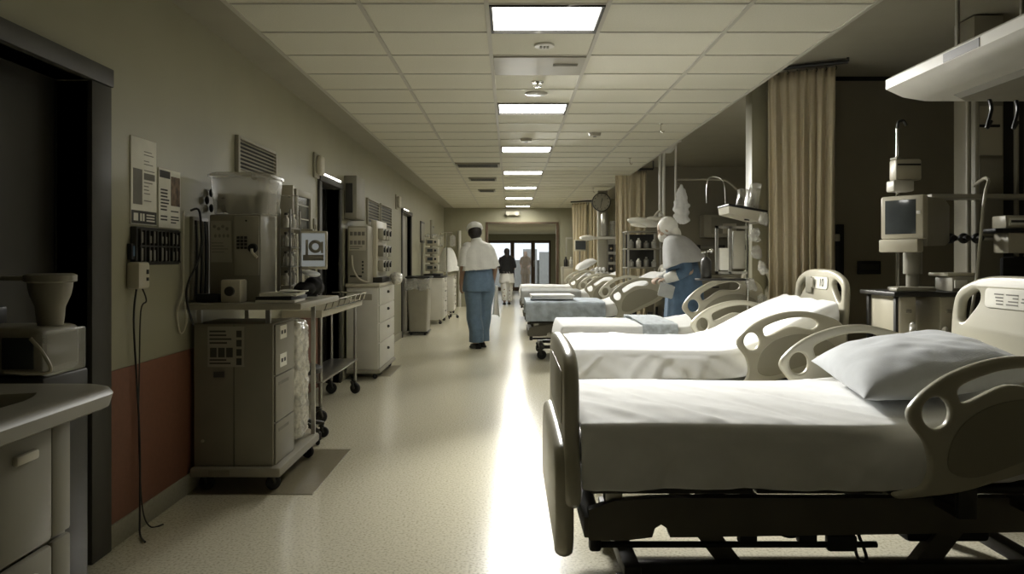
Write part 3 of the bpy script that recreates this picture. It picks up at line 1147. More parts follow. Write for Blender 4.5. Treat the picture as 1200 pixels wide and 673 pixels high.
# ------------------------------------------------------------ nurse seen from behind
def nurse_walking():
    cx, cy = -.44, 10.46
    T = Matrix.Translation((cx, cy, 0))
    t = thing('person', 'person in white cap, short white jacket and blue trousers, walking away down the corridor', 'person', (cx, cy, 0))
    xf = T @ RZ(18)
    hip, chest, nk = Vector((0.02, 0, .90)), Vector((-.005, .0, 1.27)), Vector((-.02, .01, 1.44))
    hc = Vector((-.035, .035, 1.575))
    HR = RZ(-12) @ RX(-6) @ RY(-6)
    b = MB(xf)
    b.limb([(hip + Vector((-.08, 0, 0)), .115), (hip + Vector((.08, 0, 0)), .115)])
    b.limb([(hip, .12), (Vector((0, 0, 1.06)), .105), (chest, .12)])
    b.limb([(chest + Vector((-.09, 0, .06)), .085), (chest + Vector((.09, 0, .06)), .085)])
    b.limb([(nk + Vector((.015, 0, -.06)), .06), (nk, .052), (hc + Vector((0, -.02, -.06)), .05)])
    head(b, hc, HR, 1.12)
    sl, sr = Vector((-.165, 0, 1.36)), Vector((.155, .0, 1.35))
    el, wl = Vector((-.215, -.02, 1.10)), Vector((-.225, .05, .885))
    er, wr_ = Vector((.235, -.01, 1.09)), Vector((.245, .10, .885))
    b.limb([(chest + Vector((-.08, 0, .07)), .07), (sl, .055), (el, .042), (wl, .027)])
    b.limb([(chest + Vector((.08, 0, .07)), .07), (sr, .055), (er, .042), (wr_, .027)])
    hand(b, wl, (0.0, .15, -1), (1, 0.1, 0), .6, 1)
    hand(b, wr_, (-.05, .15, -1), (-1, 0.1, 0), 1.1, -1)
    al, ar = Vector((-.035, -.06, .09)), Vector((.085, .10, .09))
    kl, kr = Vector((-.055, .0, .49)), Vector((.095, .05, .49))
    b.limb([(hip + Vector((-.085, 0, -.02)), .095), (kl, .06), (al, .038)])
    b.limb([(hip + Vector((.085, 0, -.02)), .095), (kr, .06), (ar, .038)])
    for a in (al, ar):
        b.limb([(a, .036), (a + Vector((-.015, .09, -.055)), .03)])
    body = link_mesh('body', body_mesh(b), M['skin'], t, 180)
    # hair under the cap
    h = MB(xf)
    X = Matrix.Translation(hc) @ HR
    h.ball(X @ Vector((0, -.030, .004)), 1, 24, (.094, .100, .104), HR)
    h.ball(X @ Vector((0, -.070, -.03)), 1, 18, (.064, .050, .058), HR)
    link_mesh('hair', h.mesh(), M['hair'], t, 180)
    c = MB(xf)
    rings = []
    for k in range(9):
        a = k / 8
        z = .022 + .115 * sin(a * pi / 2)
        r = .124 * cos(a * pi / 2 * .97) + .002
        if k == 0:
            r = .104
        rings.append([X @ RX(-16) @ Vector(((r * (1 + .04 * sin(9 * th)) * .95) * cos(th), -.022 + r * 1.1 * (1 + .04 * sin(9 * th)) * sin(th), z))
                      for th in [2 * pi * j / 36 for j in range(36)]])
    c.rings(rings)
    link_mesh('cap', c.mesh(), M['whitecloth'], t, 180)
    # short white jacket with cape-like hem and half sleeves
    j = MB(xf)
    loft(j, [((-.018, .006, 1.50), .062, .062), ((-.016, .004, 1.455), .075, .075), ((-.008, 0, 1.40), .165, .11), ((0, 0, 1.34), .215, .135),
             ((0, 0, 1.24), .235, .15), ((.0, 0, 1.13), .245, .165), ((.005, 0, 1.06), .262, .178)], 48, (7, .035, .6), True, inner=.05)
    for s, a, e in ((-1, sl, el), (1, sr, er)):
        q = j
        d = (e - a).normalized()
        loft(q, [(a, .075, .08), (a + d * .12, .078, .082), (a + d * .21, .076, .085), (a + d * .27, .08, .09)], 24, (5, .05, 1), True, inner=.08)
        q.ball(a + Vector((-s * .02, 0, .0)), .083, 18)
    link_mesh('jacket', body_mesh(j, .007), M['whitecloth'], t, 180)
    u = MB(xf)
    loft(u, [((0, 0, 1.20), .19, .13), ((0, 0, 1.06), .195, .135), ((.008, 0, .95), .205, .15), ((.012, 0, .85), .218, .16), ((.014, 0, .765), .222, .168)],
         40, (6, .03, .3), True, inner=.05)
    link_mesh('tunic', evaluated(u.mesh(), [('SUBSURF', {'levels': 1})]), M['scrub'], t, 180)
    p = MB(xf)
    for hx, k, a, ph in ((-.083, kl, al, 0), (.088, kr, ar, 2)):
        loft(p, [(hip + Vector((hx, 0, .02)), .12, .125), (hip + Vector((hx * 1.02, 0, -.14)), .122, .13), (k + Vector((0, 0, .08)), .105, .11), (k + Vector((0, 0, -.08)), .102, .105),
                 (a + Vector((0, 0, .16)), .098, .105), (a + Vector((0, -.0, -.01)), .098, .11)], 28, (5, .045, ph), True, inner=.08)
    p.box(-.14, .16, -.1, .1, .86, .96, .04)
    link_mesh('trousers', body_mesh(p, .008), M['scrub'], t, 180)
    for a in (al, ar):
        sh = MB(xf)
        sh.limb([(a + Vector((.005, -.035, -.052)), .036), (a + Vector((-.012, .06, -.054)), .040), (a + Vector((-.03, .135, -.062)), .028)])
        sh.box(a.x - .05, a.x + .035, a.y - .07, a.y + .16, 0, .025, .01, RZ(10))
        link_mesh('shoe', body_mesh(sh, .006), M['shoe'], t, 180)
    # white cloth carried in the right hand
    cl = MB()
    rows = []
    for i in range(14):
        f = i / 13
        z = .85 - .42 * f
        row = []
        for k in range(15):
            g = k / 14
            row.append(Vector((cx + .245 + (.012 + .05 * f) * (g - .5) * 2 + .010 * sin(g * 9 + f * 2), cy + .115 + .03 * f * sin(g * 11 + 1) + .02 * (g - .5), z + .02 * sin(g * 5) * f)))
        rows.append(row)
    cl.grid(rows)
    o = link_mesh('hand_towel', evaluated(cl.mesh(), [('SOLIDIFY', {'thickness': .008, 'offset': 0}), ('SUBSURF', {'levels': 1})]), M['whitecloth'], None, 180)
    settle(o)
    tag(o, 'white cloth hanging from the walking person\'s right hand', 'cloth')


# ------------------------------------------------------------ nurse bending over the beds
def nurse_bending():
    cx, cy = 1.74, 7.75
    xf = Matrix.Translation((cx, cy, 0)) @ RZ(72)          # local +Y looks towards the corridor
    t = thing('person', 'person in long blue gown, grey shoulder cape and white hood, bending over between two beds', 'person', (cx, cy, 0))
    hip, chest, nk = Vector((0, -.03, .90)), Vector((0, .03, 1.27)), Vector((0, .09, 1.42))
    hc = Vector((0, .165, 1.515))
    HR = RX(-30)
    b = MB(xf)
    b.limb([(hip + Vector((-.08, 0, 0)), .115), (hip + Vector((.08, 0, 0)), .115)])
    b.limb([(hip, .12), (Vector((0, -.02, 1.08)), .11), (chest, .12)])
    b.limb([(chest + Vector((-.09, 0, .06)), .085), (chest + Vector((.09, 0, .06)), .085)])
    b.limb([(nk + Vector((0, -.02, -.06)), .06), (nk, .052), (hc + Vector((0, -.03, -.05)), .05)])
    head(b, hc, HR)
    sl, sr = Vector((-.17, .03, 1.33)), Vector((.17, .03, 1.33))
    el, wl = Vector((-.205, -.08, 1.10)), Vector((-.20, .11, 1.03))
    er, wr_ = Vector((.24, .02, 1.10)), Vector((.16, .22, 1.02))
    b.limb([(chest + Vector((-.08, 0, .06)), .07), (sl, .055), (el, .043), (wl, .029)])
    b.limb([(chest + Vector((.08, 0, .06)), .07), (sr, .055), (er, .043), (wr_, .029)])
    hand(b, wl, (.35, .85, -.25), (.2, 0, -1), 1.2, 1)
    hand(b, wr_, (-.6, .7, -.2), (0, 0, -1), 1.0, -1)
    for s in (-1, 1):
        a = Vector((.09 * s, -.02 + .03 * s, .09))
        b.limb([(hip + Vector((.085 * s, 0, -.02)), .095), (Vector((.09 * s, 0, .49)), .06), (a, .038)])
        b.limb([(a, .036), (a + Vector((0, .09, -.055)), .03)])
    link_mesh('body', body_mesh(b), M['paleskin'], t, 180)
    X = Matrix.Translation(hc) @ HR
    # hood: closed cap that leaves the face free, and a tie-on mask
    h = MB(xf)
    h.ball(X @ Vector((0, -.030, .015)), 1, 28, (.091, .100, .104), HR)
    h.ball(X @ Vector((0, -.055, -.07)), 1, 20, (.078, .062, .085), HR)
    link_mesh('hood', h.mesh(), M['whitecloth'], t, 180)
    k = MB(xf)
    k.ball(X @ Vector((0, .055, -.055)), 1, 20, (.062, .062, .058), HR)
    link_mesh('face_mask', k.mesh(), M['whitecloth'], t, 180)
    g = MB(xf)
    loft(g, [((0, .05, 1.40), .14, .10), ((0, .03, 1.30), .205, .15), ((0, 0, 1.10), .205, .165), ((0, -.02, .95), .215, .185), ((0, -.02, .7), .235, .20),
             ((0, -.02, .45), .255, .215), ((0, -.01, .22), .275, .235)], 56, (9, .045, .5), True, inner=.04)
    link_mesh('gown', evaluated(g.mesh(), [('SUBSURF', {'levels': 1})]), M['scrubdark'], t, 180)
    for s_, e_, w_ in ((sl, el, wl), (sr, er, wr_)):
        q = MB(xf)
        loft(q, [(s_ + (s_ - e_).normalized() * .03, .075, .085), ((s_ * .5 + e_ * .5), .074, .082), (e_, .07, .075), (e_ * .5 + w_ * .5, .058, .06), (e_ * .2 + w_ * .8, .052, .052)],
             24, (5, .05, 1), True, inner=.08)
        link_mesh('sleeve', evaluated(q.mesh(), [('SUBSURF', {'levels': 1})]), M['scrubdark'], t, 180)
        f = MB(xf)
        loft(f, [(e_ * .42 + w_ * .58, .058, .058), (e_ * .1 + w_ * .9, .054, .054), (w_ + (w_ - e_).normalized() * .045, .046, .046)], 20, None, True)
        link_mesh('cuff', f.mesh(), M['whitecloth'], t, 180)
    c = MB(xf)
    rings = []
    for i in range(10):
        f = i / 9
        ring = []
        for j in range(56):
            th = 2 * pi * j / 56
            front = sin(th)                        # +1 = front
            zc = 1.455 - .25 * f ** 1.15 - .09 * f * max(0, front)
            r = .07 + .235 * (f ** .5)
            rx = r * 1.12 * (1 + .03 * f * sin(8 * th))
            ry = r * .68 * (1 + .03 * f * sin(8 * th))
            cyy = .085 - .115 * f
            ring.append(Vector((rx * cos(th), cyy + ry * sin(th), zc - .03 * f * abs(cos(th)))))
        rings.append(ring)
    c.rings(rings, False, False)
    link_mesh('cape', evaluated(c.mesh(), [('SOLIDIFY', {'thickness': .008, 'offset': 1}), ('SUBSURF', {'levels': 1})]), M['greycape'], t, 180)
    for s in (-1, 1):
        a = Vector((.09 * s, -.02 + .03 * s, .09))
        sh = MB(xf)
        sh.limb([(a + Vector((0, -.035, -.052)), .036), (a + Vector((0, .06, -.054)), .040), (a + Vector((0, .135, -.062)), .028)])
        sh.box(a.x - .042, a.x + .042, a.y - .07, a.y + .16, 0, .025, .01)
        link_mesh('shoe', body_mesh(sh, .007), M['shoe'], t, 180)
    # grey pouch held under the glove
    pb = MB(xf)
    pb.box(-.262, -.236, .06, .21, .835, .965, .02, RX(14))
    pb.box(-.259, -.239, .07, .20, .958, .972, .006, RX(14))
    pb.alone('pouch', M['greycloth'], 'small grey pouch held at the waist by the bending person', 'pouch')


# ------------------------------------------------------------ small far figures
def far_person(cx, cy, h, yaw, label, top, skirt, hairm='hair', veil=False):
    s = h / 1.65
    xf = Matrix.Translation((cx, cy, 0)) @ RZ(yaw) @ Matrix.Scale(s, 4)
    t = thing('person', label, 'person', (cx, cy, 0))
    hip, chest, nk = Vector((0, 0, .90)), Vector((0, .0, 1.26)), Vector((0, .01, 1.43))
    hc = Vector((0, .03, 1.53))
    HR = RX(-6)
    b = MB(xf)
    b.limb([(hip + Vector((-.08, 0, 0)), .115), (hip + Vector((.08, 0, 0)), .115)])
    b.limb([(hip, .12), (Vector((0, 0, 1.06)), .105), (chest, .12)])
    b.limb([(chest + Vector((-.09, 0, .06)), .08), (chest + Vector((.09, 0, .06)), .08)])
    b.limb([(nk + Vector((0, 0, -.06)), .058), (nk, .05), (hc + Vector((0, -.02, -.06)), .048)])
    head(b, hc, HR)
    arms = []
    for sd in (-1, 1):
        a, e, w_ = Vector((.165 * sd, 0, 1.34)), Vector((.225 * sd, -.03, 1.10)), Vector((.19 * sd, .12, .98))
        arms.append((a, e, w_))
        b.limb([(chest + Vector((.08 * sd, 0, .06)), .07), (a, .052), (e, .04), (w_, .026)])
        hand(b, w_, (-.3 * sd, .8, -.3), (-sd, 0, -.3), .8, -sd)
        an = Vector((.08 * sd, .07 * sd, .09))
        b.limb([(hip + Vector((.085 * sd, 0, -.02)), .09), (Vector((.085 * sd, .04 * sd, .49)), .058), (an, .036)])
        b.limb([(an, .034), (an + Vector((0, .09, -.055)), .028)])
    link_mesh('body', body_mesh(b, .008), M['skin'], t, 180)
    X = Matrix.Translation(hc) @ HR
    hr = MB(xf)
    hr.ball(X @ Vector((0, -.026, .014)), 1, 20, (.086, .096, .098), HR)
    hr.limb([(X @ Vector((0, -.05, -.02)), .078), (X @ Vector((0, -.06, -.12)), .072), (X @ Vector((0, -.06, -.20)), .055)])
    link_mesh('hair', body_mesh(hr, .008), M[hairm], t, 180)
    j = MB(xf)
    loft(j, [((0, .005, 1.45), .07, .066), ((0, 0, 1.39), .165, .105), ((0, 0, 1.30), .20, .13), ((0, 0, 1.12), .185, .135), ((0, 0, .97), .215, .165), ((0, 0, .90), .22, .17)], 36, (6, .03, 1), True, inner=.05)
    for a, e, w_ in arms:
        loft(j, [(a + (a - e).normalized() * .02, .065, .07), (a * .5 + e * .5, .062, .066), (e, .058, .06), (e * .3 + w_ * .7, .045, .045)], 20, None, True, inner=.08)
    link_mesh('jumper', body_mesh(j, .009), M[top], t, 180)
    k = MB(xf)
    loft(k, [((0, 0, 1.0), .17, .13), ((0, 0, .9), .195, .15), ((0, 0, .7), .225, .18), ((0, 0, .62), .235, .19)], 36, (7, .04, 1), True, inner=.05)
    for sd in (-1, 1):
        an = Vector((.08 * sd, .07 * sd, .09))
        loft(k, [(hip + Vector((.085 * sd, 0, -.1)), .125, .13), (Vector((.085 * sd, .04 * sd, .49)), .10, .108), (an + Vector((0, 0, .02)), .088, .10)], 20, None, True, inner=.08)
    link_mesh('trousers', body_mesh(k, .009), M[skirt], t, 180)
    for sd in (-1, 1):
        an = Vector((.08 * sd, .07 * sd, .09))
        sh = MB(xf)
        sh.limb([(an + Vector((0, -.035, -.052)), .036), (an + Vector((0, .06, -.054)), .040), (an + Vector((0, .135, -.062)), .028)])
        sh.box(an.x - .04, an.x + .04, an.y - .07, an.y + .16, 0, .025, .01)
        link_mesh('shoe', body_mesh(sh, .009), M['shoe'], t, 180)


nurse_walking()
nurse_bending()
far_person(-.09, 20.3, 1.50, 10, 'small far figure in black top and white skirt near the glazed doors', 'blackcloth', 'whitecloth')
far_person(.62, 31.2, 1.52, 170, 'person in brown coat standing outside behind the glass door', 'brown', 'brown', 'brown')
# ================================================================== LEFT SIDE
rnd = random.Random(11)

# ---- notices on the wall
t = thing('notice', 'tall white printed notice with a dark band along its foot on the left wall', 'notice', (XL, 3.51, 1.374))
y0, y1, z0, z1 = 3.39, 3.635, 1.374, 1.766
MB().box(XL, XL + .006, y0, y1, z0, z1, .001).build('sheet', M['paper'], t)
MB().box(XL + .006, XL + .0075, y0 + .004, y1 - .004, z0 + .004, z0 + .062).build('band', M['ink'], t)
s = MB()
for k, (a, b) in enumerate(((.02, .06), (.08, .095), (.105, .12))):
    s.box(XL + .0075, XL + .0085, y0 + a, y0 + b, z0 + .016, z0 + .05)
lines(s, y0 + .14, y1 - .015, z0 + .012, z0 + .052, 3, XL + .0075, rnd, axis='x')
s.build('band_print', M['paper'], t)
s = MB()
lines(s, y0 + .12, y1 - .02, z1 - .15, z1 - .05, 7, XL + .006, rnd, .4, axis='x', h=.25)
lines(s, y0 + .12, y1 - .02, z1 - .29, z1 - .19, 6, XL + .006, rnd, .4, axis='x', h=.25)
s.box(XL + .006, XL + .0072, y0 + .12, y1 - .02, z1 - .185, z1 - .155)
for a, b in ((.02, .10), (.02, .018), (.10, .098)):
    s.box(XL + .006, XL + .007, y0 + min(a, b), y0 + max(a, b) + .002, z0 + .09, z0 + .25)
s.build('print', M['inkgrey'], t)

t = thing('poster', 'poster with a small brown picture and pale text box beside the tall notice', 'poster', (XL, 3.77, 1.37))
y0, y1, z0, z1 = 3.66, 3.90, 1.37, 1.655
MB().box(XL, XL + .005, y0, y1, z0, z1, .001).build('sheet', M['paper'], t)
MB().box(XL + .005, XL + .0064, y0 + .13, y1 - .008, z0 + .11, z1 - .03).build('picture', M['photo'], t)
s = MB()
s.box(XL + .005, XL + .0064, y0 + .008, y0 + .12, z1 - .045, z1 - .01)
lines(s, y0 + .02, y0 + .11, z0 + .03, z0 + .19, 10, XL + .005, rnd, .6, axis='x')
lines(s, y0 + .13, y1 - .02, z0 + .02, z0 + .09, 5, XL + .005, rnd, .6, axis='x')
s.build('print', M['ink'], t)

t = thing('pigeonhole_rack', 'wide dark slotted rack on the wall below the two notices', 'rack', (XL, 3.61, 1.19))
y0, y1, z0, z1 = 3.39, 3.83, 1.19, 1.362
r_ = MB()
r_.box(XL, XL + .03, y0, y1, z0, z1, .004)
r_.build('backplate', M['rack'], t)
s = MB()
for k in range(11):
    yy = y0 + .02 + (y1 - y0 - .04) * k / 10
    s.box(XL + .03, XL + .042, yy - .004, yy + .004, z0 + .01, z1 - .01)
for k in range(3):
    zz = z0 + .012 + (z1 - z0 - .024) * k / 2
    s.box(XL + .03, XL + .042, y0 + .012, y1 - .012, zz - .004, zz + .004)
s.build('divider', M['dark'], t)
s = MB()
for k in range(10):
    yy = y0 + .03 + (y1 - y0 - .04) * k / 10
    if k % 3 != 1:
        s.box(XL + .03, XL + .036, yy, yy + .022, z0 + .02, z0 + .02 + rnd.uniform(.04, .065))
        s.box(XL + .03, XL + .036, yy, yy + .022, z0 + .10, z0 + .10 + rnd.uniform(.03, .055))
s.build('card', M['inkgrey'], t)

# ---- wall box, card holder and cables by the first doorway
t = thing('wall_dispenser', 'small cream box on the wall beside the door jamb, cables hanging from it', 'wall box', (XL, 3.41, 1.09))
MB().box(XL, XL + .06, 3.355, 3.46, 1.085, 1.205, .014).build('housing', M['cream'], t)
s = MB()
s.box(XL + .058, XL + .062, 3.42, 3.44, 1.15, 1.17)
s.box(XL + .058, XL + .062, 3.42, 3.44, 1.12, 1.135)
s.build('button', M['black'], t)
t = thing('card_holder', 'narrow dark card holder with a blue square sticker, beside the cream wall box', 'card holder', (XL, 3.30, 1.10))
MB().box(XL, XL + .022, 3.365, 3.44, 1.215, 1.285, .003).build('holder', M['black'], t)
MB().box(XL + .022, XL + .0235, 3.375, 3.43, 1.23, 1.275).build('sticker', M['bluelabel'], t)
c = MB()
c.tube([(XL + .03, 3.39, 1.09), (XL + .02, 3.385, .95), (XL + .025, 3.40, .70), (XL + .03, 3.42, .40), (XL + .04, 3.40, .10), (XL + .06, 3.36, .012), (XL + .12, 3.28, .008)], .0045, 6)
c.alone('cord', M['black'], 'thin black cable running from the cream wall box down to the floor', 'cord')
c = MB()
c.tube([(XL + .03, 3.44, 1.09), (XL + .045, 3.45, 1.03), (XL + .02, 3.45, .98), (XL + .018, 3.44, .7), (XL + .02, 3.43, .45), (XL + .025, 3.45, .12), (XL + .05, 3.47, .01), (XL + .1, 3.5, .008)], .0035, 6)
c.alone('cord', M['dark'], 'second cable with a coiled top, right of the straight one below the wall box', 'cord')

# ---- louvres, window and small fittings on the wall
def louvre(y0, y1, z0, z1, label, n=8):
    t = thing('wall_vent', label, 'vent', (XL, (y0 + y1) / 2, z0))
    f = MB()
    f.box(XL, XL + .025, y0, y0 + .03, z0, z1, .003)
    f.box(XL, XL + .025, y1 - .03, y1, z0, z1, .003)
    f.box(XL, XL + .025, y0 + .03, y1 - .03, z1 - .02, z1, .003)
    f.box(XL, XL + .025, y0 + .03, y1 - .03, z0, z0 + .02, .003)
    f.build('frame', M['midgrey'], t)
    MB().box(XL, XL + .006, y0 + .03, y1 - .03, z0 + .02, z1 - .02).build('backing', M['black'], t)
    for k in range(n):
        z = z0 + .03 + (z1 - z0 - .06) * k / (n - 1)
        MB().box(XL + .004, XL + .024, y0 + .03, y1 - .03, z - .003, z + .003, .001, RY(35)).build('slat', M['midgrey'], t)


louvre(4.68, 5.46, 1.745, 1.975, 'louvred air vent on the wall above the translucent tub')
louvre(8.95, 9.75, 1.62, 1.93, 'nearer of the two side-by-side louvred vents over the white cabinet')
louvre(9.85, 10.75, 1.60, 1.93, 'farther of the two side-by-side louvred vents over the white cabinet')

f = MB()
y0, y1, z0, z1 = 5.93, 6.40, 1.30, 1.76
f.box(XL, XL + .03, y0, y0 + .05, z0, z1, .004)
f.box(XL, XL + .03, y1 - .05, y1, z0, z1, .004)
f.box(XL, XL + .03, y0 + .05, y1 - .05, z1 - .05, z1, .004)
f.box(XL, XL + .03, y0 + .05, y1 - .05, z0, z0 + .05, .004)
o = f.struct('window_1', M['midgrey'])
MB().box(XL, XL + .012, y0 + .05, y1 - .05, z0 + .05, z1 - .05).build('pane', M['screen'], o)
s = MB()
for k in range(3):
    s.box(XL + .012, XL + .016, y0 + .06, y1 - .06, z0 + .12 + .11 * k, z0 + .13 + .11 * k)
s.build('muntin', M['midgrey'], o)

for (y, z, l) in ((6.62, 2.02, 'oval wall lamp between the framed window and the dark doorway'),
                  (11.3, 2.05, 'small oval wall lamp before the far side door')):
    t = thing('wall_lamp', l, 'wall lamp', (XL, y, z - .09))
    MB().box(XL, XL + .02, y - .09, y + .09, z - .11, z + .11, .03).build('backplate', M['midgrey'], t)
    MB().box(XL + .02, XL + .07, y - .065, y + .065, z - .085, z + .085, .03, None, 4).build('cover', M['cream'], t)
t = thing('light_switch', 'small switch plate beside the dark side doorway', 'switch', (XL, 6.58, 1.3))
MB().box(XL, XL + .012, 6.54, 6.62, 1.42, 1.56, .004).build('plate', M['grey'], t)
MB().box(XL + .012, XL + .02, 6.565, 6.595, 1.47, 1.51, .003).build('rocker', M['midgrey'], t)
for k, (y, z, l) in enumerate(((4.28, 1.585, 'upper'), (4.22, 1.54, 'middle'), (4.28, 1.50, 'lower'))):
    MB().ball((XL + .014, y, z), .02, 14, (.6, .8, 1.2)).alone('hanging_peg', M['black'], l + ' of three black wall pegs left of the translucent tub', 'peg')
c = MB()
c.tube([(XL + .016, 4.00, 1.47), (XL + .07, 3.98, 1.46), (XL + .09, 3.94, 1.25), (XL + .06, 3.84, 1.06), (XL + .07, 3.90, .88)], .006, 6)
c.alone('cord', M['black'], 'looped black cable hanging on the wall left of the tall grey machine', 'cord')
c = MB()
c.tube([(XL + .014, 3.92, 1.46), (XL + .014, 3.91, 1.2), (XL + .016, 3.90, 1.05), (XL + .014, 3.84, .95), (XL + .014, 3.88, .84), (XL + .03, 3.915, .90), (XL + .02, 3.91, 1.0)], .005, 6)
c.alone('cord', M['cream'], 'pale loose cable hanging in loops at the wall beside the tall grey machine', 'cord')
t = thing('cable_rack', 'narrow rack of pale hanging tubes on the wall beside the tall grey machine', 'rack', (XL, 4.05, 1.0))
MB().box(XL, XL + .02, 4.02, 4.22, 1.0, 1.44, .003).build('backplate', M['grey'], t)
for k in range(6):
    s = MB()
    yy = 4.035 + .03 * k
    s.tube([(XL + .028, yy, 1.42), (XL + .032, yy + .004, 1.25), (XL + .03, yy - .004, 1.02)], .006, 6)
    s.build('tube', M['midgrey'] if k % 2 else M['black'], t)
s = MB()
for k in range(9):
    s.box(XL + .02, XL + .026, 4.03, 4.21, 1.03 + .045 * k, 1.035 + .045 * k)
s.build('rung', M['midgrey'], t)

# ================================================== cart with the tall machine
t = thing('equipment_cart', 'big grey drawer cart on a white wheeled base at the left wall', 'cart', (-1.44, 4.36, 0))
b = MB()
b.box(-1.66, -1.19, 3.97, 4.79, .085, .135, .012)
b.build('base_plate', M['midgrey'], t)
MB().box(-1.56, -1.45, 3.966, 3.97, .095, .125).build('nameplate', M['grey'], t)
MB().box(-1.65, -1.235, 4.0, 4.36, .135, .88, .008).build('cabinet', M['grey'], t)
for k, (za, zb) in enumerate(((.14, .355), (.362, .60), (.607, .872))):
    d = MB()
    d.box(-1.236, -1.224, 4.012, 4.352, za, zb, .004)
    d = d.build('drawer', M['grey'], t)
    if k < 2:
        s = MB()
        lines(s, 4.06, 4.24, zb - .06, zb - .025, 1, -1.224, rnd, 1, axis='x')
        s.build('drawer_print', M['inkgrey'], d)
    else:
        for zz in (.64, .79):
            e = MB().box(-1.224, -1.222, 4.08, 4.20, zz, zz + .07).build('sticker', M['paper'], d)
            s = MB()
            s.box(-1.222, -1.2212, 4.10, 4.13, zz + .025, zz + .045)
            s.box(-1.222, -1.2212, 4.15, 4.18, zz + .025, zz + .045)
            s.build('sticker_print', M['ink'], e)
MB().box(-1.44, -1.438, 3.997, 4.0, .135, .88).build('panel_joint', M['dark'], t)
e = MB()
e.box(-1.575, -1.385, 3.996, 4.0, .655, .865)
e = e.build('instruction_sheet', M['midgrey'], t)
s = MB()
lines(s, -1.565, -1.45, .77, .85, 4, 3.996, rnd, .7)
for k in range(3):
    s.box(-1.562 + .042 * k, -1.528 + .042 * k, 3.9948, 3.996, .705, .755)
for k in range(4):
    s.box(-1.425, -1.398, 3.9948, 3.996, .665 + .048 * k, .70 + .048 * k)
lines(s, -1.565, -1.45, .665, .70, 2, 3.996, rnd, .7)
s.build('print', M['ink'], e)
s = MB()
s.box(-1.545, -1.49, 3.998, 4.0, .60, .63)
s.build('sticker', M['ink'], t)
s = MB()
s.cyl((-1.60, 3.998, .27), (-1.60, 3.99, .27), .008, seg=12)
s.build('knob', M['cream'], t)
for (x, y) in ((-1.27, 4.02), (-1.63, 4.02), (-1.22, 4.745), (-1.63, 4.745)):
    MB().box(x - .012, x + .012, y, y + .024, .135 if y > 4.5 else .88, .955).build('post', M['steel'], t)
b = MB()
b.box(-1.665, -1.07, 3.93, 4.80, .955, .99, .01)
b.build('worktop', M['midgrey'], t)
for (x, y, a) in ((-1.25, 4.05, 40), (-1.60, 4.05, 10), (-1.24, 4.70, -20), (-1.60, 4.70, 60)):
    caster(t, x, y, .04, .087, a)
# the two bags of wrapped supplies hanging behind the drawers
mb = MB()
for k in range(9):
    z = .18 + .075 * k
    mb.ball((-1.335 + .02 * sin(k * 2.1), 4.545 + .02 * sin(k * 3.3), z + .025), 1, 18, (.105, .135, .055), RX(10 * sin(k * 5)))
mb.box(-1.435, -1.215, 4.415, 4.685, .155, .86, .06)
me = evaluated(mb.mesh(), [('REMESH', {'mode': 'VOXEL', 'voxel_size': .009}), ('SMOOTH', {'iterations': 2, 'factor': .5})])
for v in me.vertices:
    q = noise.noise(v.co * 24) * .012 + noise.noise(v.co * 55) * .008
    v.co += v.normal * q
o = link_mesh('supply_bag', me, M['bag'], None, 60)
settle(o)
tag(o, 'tall crinkled clear bag of white supplies standing on the rear of the big grey cart', 'bag')

# things on the cart
t = thing('ventilator', 'tall grey machine with a keypad panel on the big drawer cart', 'medical machine', (-1.47, 4.26, .99))
MB().box(-1.60, -1.325, 4.08, 4.34, .99, 1.455, .01).build('cabinet', M['grey'], t)
d = MB()
d.box(-1.465, -1.332, 4.072, 4.08, 1.13, 1.445, .004)
d = d.build('panel', M['midgrey'], t)
s = MB()
for i in range(3):
    for k in range(4):
        s.box(-1.45 + .02 * i, -1.435 + .02 * i, 4.068, 4.072, 1.27 + .018 * k, 1.283 + .018 * k)
s.build('keypad', M['dark'], d)
s = MB()
s.cyl((-1.365, 4.072, 1.275), (-1.365, 4.055, 1.275), .026, .022, 18)
s.build('dial', M['black'], d)
s = MB()
s.tube([(-1.365, 4.055, 1.27), (-1.36, 4.05, 1.25), (-1.335, 4.05, 1.225)], .008, 8)
s.build('lever', M['cream'], d)
MB().cyl((-1.40, 4.073, 1.42), (-1.40, 4.069, 1.42), .005, seg=10).build('lamp', M['black'], d)
e = MB().box(-1.59, -1.48, 4.077, 4.08, 1.20, 1.42).build('chart', M['midgrey'], t)
s = MB()
for k in range(4):
    s.ball((-1.57 + .022 * k, 4.0765, 1.39 - .012 * (k % 2)), .009, 8, (1, .1, 1))
    s.ball((-1.565 + .022 * k, 4.0765, 1.34), .007, 8, (1, .1, 1.4))
lines(s, -1.585, -1.49, 1.215, 1.31, 6, 4.077, rnd, .6, h=.3)
s.build('print', M['inkgrey'], e)
MB().box(-1.50, -1.395, 3.97, 4.078, .99, 1.11, .012).build('control_box', M['cream'], t)
s = MB()
s.cyl((-1.45, 3.97, 1.05), (-1.45, 3.955, 1.05), .026, .024, 18)
s.build('knob', M['dark'], t)
s = MB()
s.box(-1.64, -1.52, 4.0, 4.07, .991, 1.035, .006)
s.build('tray', M['black'], t)
